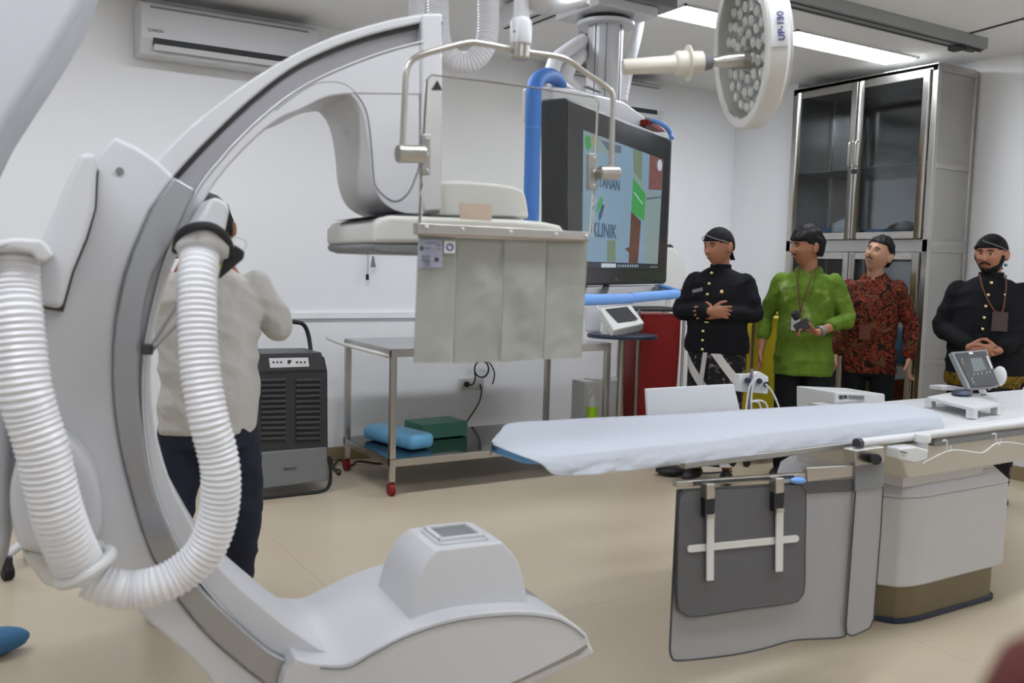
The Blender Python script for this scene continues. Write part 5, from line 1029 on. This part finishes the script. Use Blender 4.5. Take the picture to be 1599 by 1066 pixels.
# ---- man in black jacket with crossed arms, left of the group
b1 = dep(1110, 745, 6.1); b1 = V((b1.x, b1.y, 0))
A1 = {-1: dict(elbow=(-.245, -.05, 1.14), wrist=(.0, -.215, 1.155), dir=(1, -.15, -.02), palm=(0, 1, 0), thumb=1, curl=.55),
      1: dict(elbow=(.245, -.03, 1.14), wrist=(.03, -.185, 1.13), dir=(-1, .05, .12), palm=(0, .8, .2), thumb=-1, curl=.6)}
root, k, S, hc, hr, hp, ar, lg = person('man in black buttoned jacket and headcloth standing with arms crossed', b1, facing(b1, 12), 1.68, (-30, 6, 0), A1, build=1.04)
J = MB(); torso(J, S, k, [(.87, .205, .15, 0), (.93, .21, .155, 0), (1.0, .20, .15, -.01), (1.12, .20, .145, -.012), (1.25, .20, .135, -.006), (1.33, .20, .118, .005), (1.375, .178, .10, .01), (1.405, .125, .085, .012), (1.435, .078, .072, .012)], fold=.04, seed=3)
sleeve(J, ar[-1], .062, .80); sleeve(J, ar[1], .062, .80)
J.build('jacket', 'black_cloth', root, remesh=.009, smooth=6, wrinkle=.010, wseed=3, local=True)
MB().lathe([(.068*k, 0), (.073*k, .0), (.068*k, .055), (.062*k, .055), (.068*k, 0)], S(0, .010, 1.405), ZED).build('jacket_collar', 'black_cloth', root, local=True)
buttons(root, [S(-.035, -.098, 1.40), S(-.04, -.136, 1.33), S(-.045, -.152, 1.26), S(-.045, -.158, 1.19), S(-.06, -.165, 1.02), S(-.06, -.165, .96), S(-.06, -.163, .90)], .0105)
for z in (1.08,): MB().ball(S(-.04, -.167, z), (.018, .006, .007)).build('button', 'gold', root, local=True)
MB().box(S(-.115, -.134, 1.285), (.075, .006, .022), Matrix.Rotation(-.25, 3, 'Y') @ Matrix.Rotation(-.3, 3, 'Z')).build('name_badge', 'grey_mid', root, local=True)
MB().ball(S(.045, -.142, 1.28), (.012, .005, .014)).build('brooch', 'gold', root, local=True)
K = MB(); torso(K, S, k, [(.12, .165, .13, 0), (.3, .175, .14, 0), (.55, .185, .145, 0), (.75, .195, .145, 0), (.95, .195, .14, 0)], fold=.06, seed=5)
K.build('wrap_skirt', 'batik_band', root, local=True, ang=60)
MB().sheet([[S(-.055+.014*u-.06*f, -.152-.004*f, .88-.6*f) for u in (0, 1, 2)] for f in [i/8 for i in range(9)]], .012, (0, -1, 0)).build('skirt_pleat', 'collar_white', root, local=True)
blangkon(root, hc, hr, k*1.09)
for s_ in (-1, 1): shoe(root, S, S(s_*.10, 0, 0), s_*.25)
# ---- man in green batik shirt
b2 = dep(1245, 742, 6.2); b2 = V((b2.x, b2.y, 0))
A2 = {-1: dict(elbow=(-.265, .03, 1.10), wrist=(-.275, -.06, .865), dir=(.05, -.25, -1), palm=(1, 0, 0), thumb=1, curl=.5),
      1: dict(elbow=(.265, .0, 1.10), wrist=(.10, -.25, 1.02), dir=(-.85, -.35, .25), palm=(0, .2, 1), thumb=-1, curl=1.1)}
root, k, S, hc, hr, hp, ar, lg = person('young man in lime green batik shirt holding a small black camera', b2, facing(b2, 6), 1.70, (-50, 4, 3), A2, build=1.08)
J = MB(); torso(J, S, k, [(.72, .19, .135, 0), (.82, .195, .14, 0), (.95, .18, .125, 0), (1.1, .18, .125, 0), (1.24, .185, .122, 0), (1.32, .19, .11, .006), (1.37, .17, .09, .01), (1.40, .115, .08, .012), (1.43, .072, .066, .012)], fold=.05, seed=11, vneck=.055)
sleeve(J, ar[-1], .060, .55); sleeve(J, ar[1], .060, .50)
J.build('shirt', 'batik_green', root, remesh=.008, smooth=5, wrinkle=.010, wseed=5, local=True)
for s_ in (-1, 1):
    MB().sheet([[S(s_*math.sin(a)*(.066+.030*v), .014-math.cos(a)*(.062+.034*v), 1.452-.034*v-.045*(1-a/1.7)-.012*v*(1-a/1.7)) for a in [.18+.19*i for i in range(9)]] for v in (0, .5, 1)], .004, (0, 0, 1)).build('shirt_collar', 'batik_green', root, local=True)
K = MB()
for s_ in (-1, 1): limb(K, [S(s_*.085, 0, .84), S(s_*.10, -.01, .48), S(s_*.105, .02, .07)], [.105*k, .078*k, .062*k])
torso(K, S, k, [(.72, .175, .12, 0), (.86, .17, .12, 0), (.95, .15, .10, 0)])
K.build('trousers', 'trouser', root, remesh=.009, smooth=5, local=True)
scalp(root, hc, hr, k*1.09, fringe=.24, low=.02, bulk=1.15, nz=.10)
MB().tube(catmull([hp(-.021, -.088, -.044), hp(0, -.0945, -.038), hp(.021, -.088, -.044)], 4), .0035, 8).build('moustache', 'hair', root, local=True)
for L in ([(-.06, -.05, 1.44), (-.055, -.115, 1.36), (-.03, -.145, 1.22), (-.02, -.15, 1.13)], [(.06, -.05, 1.44), (.03, -.12, 1.35), (-.005, -.145, 1.22), (-.02, -.15, 1.13)]):
    MB().tube(catmull([S(*p) for p in L], 5), .0045, 8).build('lanyard', 'lanyard', root, local=True)
MB().box(S(-.045, -.160, 1.065), (.055, .006, .085)).build('id_card', 'collar_white', root, local=True)
wb = ar[1][2].lerp(ar[1][1], .12); dv = (ar[1][1]-ar[1][2]).normalized(); MB().lathe([(.031, -.016), (.034, -.012), (.034, .012), (.031, .016), (.026, .0), (.031, -.016)], wb, dv).build('wristwatch', 'grey_mid', root, local=True)
for s_ in (-1, 1): shoe(root, S, S(s_*.11, 0, 0), s_*.2)
G = Matrix.Translation(b2) @ Matrix.Rotation(facing(b2, 6), 4, 'Z')
hc2 = ar[1][2]+V((-.085, -.055, .045))*1.0
t = thing('compact_camera', 'small black camera held by the man in the green shirt', 'camera', G @ hc2)
Rg = Matrix.Rotation(facing(b2, 6), 3, 'Z') @ Matrix.Rotation(-.6, 3, 'Y')
MB().box(G @ hc2, (.10, .05, .065), Rg).build('camera_body', 'dark', t, bevel=.008); MB().cyl(G @ (hc2+V((-.03, -.01, .045))), G @ (hc2+V((-.055, -.03, .085))), .027).build('lens', 'black', t, bevel=.003)
# ---- man in red-brown batik
b3 = dep(1347, 735, 6.42); b3 = V((b3.x, b3.y, 0))
A3 = {-1: dict(elbow=(-.24, .05, 1.09), wrist=(-.22, -.04, .86), dir=(0, -.1, -1), palm=(1, 0, 0), thumb=1, curl=.5),
      1: dict(elbow=(.255, .05, 1.09), wrist=(.265, -.02, .86), dir=(0, -.15, -1), palm=(-1, 0, 0), thumb=-1, curl=.5)}
root, k, S, hc, hr, hp, ar, lg = person('man in orange and black batik shirt tilting his head up to the left', b3, facing(b3, 8), 1.66, (-22, -14, 12), A3, skin='skin_light', build=1.0)
J = MB(); torso(J, S, k, [(.74, .185, .13, 0), (.84, .185, .135, 0), (.97, .175, .125, 0), (1.1, .178, .125, 0), (1.24, .18, .12, 0), (1.32, .185, .108, .006), (1.37, .165, .09, .01), (1.40, .11, .08, .012), (1.43, .072, .066, .012)], fold=.05, seed=21, vneck=.055)
sleeve(J, ar[-1], .060, .92); sleeve(J, ar[1], .060, .92)
J.build('shirt', 'batik_red', root, remesh=.008, smooth=5, wrinkle=.013, wseed=9, local=True)
for s_ in (-1, 1):
    MB().sheet([[S(s_*math.sin(a)*(.066+.030*v), .014-math.cos(a)*(.062+.034*v), 1.452-.034*v-.045*(1-a/1.7)-.012*v*(1-a/1.7)) for a in [.18+.19*i for i in range(9)]] for v in (0, .5, 1)], .004, (0, 0, 1)).build('shirt_collar', 'batik_red', root, local=True)
K = MB()
for s_ in (-1, 1): limb(K, [S(s_*.085, 0, .84), S(s_*.10, -.01, .48), S(s_*.105, .02, .07)], [.10*k, .076*k, .060*k])
torso(K, S, k, [(.72, .17, .115, 0), (.86, .165, .115, 0), (.95, .15, .10, 0)])
K.build('trousers', 'trouser', root, remesh=.009, smooth=5, local=True)
scalp(root, hc, hr, k*1.09, fringe=.46, low=.05, bulk=1.10, nz=.10)
MB().tube(catmull([hp(-.023, -.087, -.045), hp(0, -.0945, -.038), hp(.023, -.087, -.045)], 4), .0032, 8).build('moustache', 'hair', root, local=True)
MB().box(S(-.02, -.140, 1.03), (.075, .006, .10)).build('id_card', 'lanyard', root, local=True)
for s_ in (-1, 1): shoe(root, S, S(s_*.11, 0, 0), s_*.2)
# ---- bearded man in black jacket on the right, hands folded
b4 = dep(1529, 700, 5.70); b4 = V((b4.x, b4.y, 0))
A4 = {-1: dict(elbow=(-.262, .0, 1.11), wrist=(-.11, -.21, 1.0), dir=(1, -.1, -.15), palm=(0, 1, .1), thumb=1, curl=.5),
      1: dict(elbow=(.265, .0, 1.11), wrist=(.05, -.235, .99), dir=(-1, .0, -.05), palm=(0, 1, .1), thumb=-1, curl=.5)}
root, k, S, hc, hr, hp, ar, lg = person('stout bearded man in black jacket and headcloth behind the tilted tablet', b4, facing(b4, -4), 1.665, (-24, 3, 0), A4, build=1.14)
J = MB(); torso(J, S, k, [(.76, .225, .165, 0), (.86, .235, .175, 0), (1.0, .225, .17, -.01), (1.12, .222, .165, -.012), (1.25, .215, .15, -.006), (1.33, .21, .125, .005), (1.375, .185, .105, .01), (1.405, .13, .09, .012), (1.435, .082, .075, .012)], fold=.05, seed=33)
sleeve(J, ar[-1], .066, .84); sleeve(J, ar[1], .066, .84)
J.build('jacket', 'black_cloth', root, remesh=.009, smooth=6, wrinkle=.010, wseed=3, local=True)
MB().lathe([(.072*k, 0), (.078*k, .0), (.072*k, .06), (.066*k, .06), (.072*k, 0)], S(0, .010, 1.405), ZED).build('jacket_collar', 'black_cloth', root, local=True)
buttons(root, [S(-.005, -.108, 1.40), S(-.02, -.15, 1.325), S(-.03, -.168, 1.255), S(-.035, -.178, 1.185), S(-.04, -.184, 1.115), S(-.045, -.186, 1.045)], .0105)
buttons(root, [S(.07, -.145, 1.33)], .006, 'white')
for L in ([(-.07, -.06, 1.45), (-.05, -.135, 1.36), (.01, -.172, 1.24), (.045, -.178, 1.22)], [(.075, -.06, 1.45), (.075, -.13, 1.36), (.065, -.17, 1.24), (.05, -.178, 1.22)]):
    MB().tube(catmull([S(*p) for p in L], 5), .0045, 8).build('lanyard', 'lanyard', root, local=True)
MB().box(S(.05, -.186, 1.165), (.085, .006, .115)).build('id_card', 'id_card', root, local=True)
K = MB(); torso(K, S, k, [(.12, .185, .15, 0), (.3, .195, .155, 0), (.55, .205, .16, 0), (.75, .215, .165, 0), (.88, .215, .16, 0)], fold=.06, seed=35)
K.build('wrap_skirt', 'batik_dark', root, local=True, ang=60)
K = MB(); torso(K, S, k, [(.755, .225, .17, 0), (.79, .232, .178, 0), (.83, .23, .176, 0)], fold=.12, seed=37); K.build('sash', 'yellow_cloth', root, local=True, ang=60)
MB().tube([S(.20, -.08, .80), S(.38, .02, .70)], .013, 10).build('dagger_sheath', 'yellow_cloth', root, local=True)
blangkon(root, hc, hr, k*1.09)
def bfn(d, q):
    q = V(q); fr = max(0, -d.y); z = d.z; q.x *= 1-.34*min(1, max(0, (-.1-z)/.9)); q.y *= (1-.10*min(1, max(0, (-.1-z)/.9))) if d.y < 0 else .62
    on = z < -.60+.25*abs(d.x)**2 and d.y < .35; side = abs(d.x) > .80 and z < .05 and -.45 < d.y < .1
    if not (on or side): q *= .7
    if d.z < -.7 and d.y < 0: q.y -= .006
    return q
MB().ball(hc, (.0815*k*1.09, .1000*k*1.09, .124*k*1.09), hr, 48, 44, bfn).build('beard', 'hair', root, local=True, ang=180)
MB().tube(catmull([hp(-.030, -.081, -.052), hp(-.015, -.091, -.043), hp(0, -.0945, -.038), hp(.015, -.091, -.043), hp(.030, -.081, -.052)], 4), .0048, 8).build('moustache', 'hair', root, local=True)
MB().ball(hp(.078, .012, -.055), .010).build('earring', mat('teal_glass', (.05, .25, .25), .2), root, local=True)
for s_ in (-1, 1): shoe(root, S, S(s_*.11, 0, 0), s_*.2)
# ---- photographer in white T-shirt seen from behind
b5 = onz(326, 958); b5 = V((b5.x, b5.y, 0))
th5 = facing(b5, 0)+math.pi-math.radians(6)
LG5 = {-1: [(-.085, 0, .84), (-.13, -.06, .46), (-.10, -.16, .08)], 1: [(.085, 0, .84), (.13, .0, .46), (.19, .05, .08)]}
A5 = {-1: dict(elbow=(-.28, -.13, 1.16), wrist=(-.10, -.22, 1.36), dir=(.4, -.2, .8), palm=(.8, 0, 0), thumb=1, curl=.9),
      1: dict(elbow=(.30, -.12, 1.16), wrist=(.155, -.20, 1.36), dir=(-.35, -.2, .85), palm=(-.8, 0, 0), thumb=-1, curl=.9)}
root, k, S, hc, hr, hp, ar, lg = person('man in white T-shirt and dark jeans seen from behind, taking a picture', b5, th5, 1.63, (0, 10, 0), A5, build=1.12, legs=LG5, lean=-.03)
J = MB(); torso(J, S, k, [(.76, .185, .135, 0), (.84, .192, .14, 0), (.95, .188, .135, 0), (1.08, .19, .13, 0), (1.22, .20, .13, .0), (1.32, .20, .115, .01), (1.37, .175, .095, .012), (1.40, .12, .085, .012), (1.43, .072, .068, .012)], fold=.12, seed=41, lean=-.03)
for s_ in (-1, 1): limb(J, [ar[s_][0], ar[s_][0].lerp(ar[s_][1], .5), ar[s_][0].lerp(ar[s_][1], .86)], [.068, .070, .066])
J.build('t_shirt', 'tshirt', root, remesh=.008, smooth=5, wrinkle=.012, wseed=1, local=True)
MB().lathe([(.072*k, 0), (.078*k, .0), (.070*k, .025), (.066*k, .025), (.072*k, 0)], S(0, -.010, 1.405), ZED).build('neck_band', mat('lime_neck_strap', srgb(170, 185, 60), .6), root, local=True)
K = MB()
for s_ in (-1, 1): limb(K, [S(*lg[s_][0]), S(*lg[s_][1]), S(*lg[s_][2])], [.108*k, .082*k, .064*k])
torso(K, S, k, [(.70, .178, .125, 0), (.80, .182, .13, 0), (.88, .175, .12, 0)])
K.build('jeans', 'denim', root, remesh=.009, smooth=5, wrinkle=.008, local=True)
scalp(root, hc, hr, k*1.09, fringe=.40, low=0, bulk=1.10, nz=.06)
wb = ar[1][2].lerp(ar[1][1], .15); dv = (ar[1][1]-ar[1][2]).normalized(); MB().lathe([(.031, -.016), (.036, -.012), (.036, .012), (.031, .016), (.026, .0), (.031, -.016)], wb, dv).build('wristwatch', 'black', root, local=True)
for s_ in (-1, 1): shoe(root, S, S(lg[s_][2][0], lg[s_][2][1]-.01, 0), 0, 'denim')
G = Matrix.Translation(b5) @ Matrix.Rotation(th5, 4, 'Z'); cc = hc+hr @ V((0, -.20, .0))
t = thing('camera', 'black camera raised by the man in the white T-shirt', 'camera', G @ cc); R5 = Matrix.Rotation(th5, 3, 'Z')
MB().box(G @ cc, (.13, .07, .09), R5).build('camera_body', 'black', t, bevel=.01); MB().cyl(G @ (cc+V((0, -.03, -.005))), G @ (cc+V((0, -.13, -.005))), .036).build('lens', 'black', t, bevel=.003)
# ------------------------------------------------------------------ finishing
for o in WN:
    wn = o.modifiers.new('weighted_normals', 'WEIGHTED_NORMAL'); wn.keep_sharp = True; wn.weight = 60
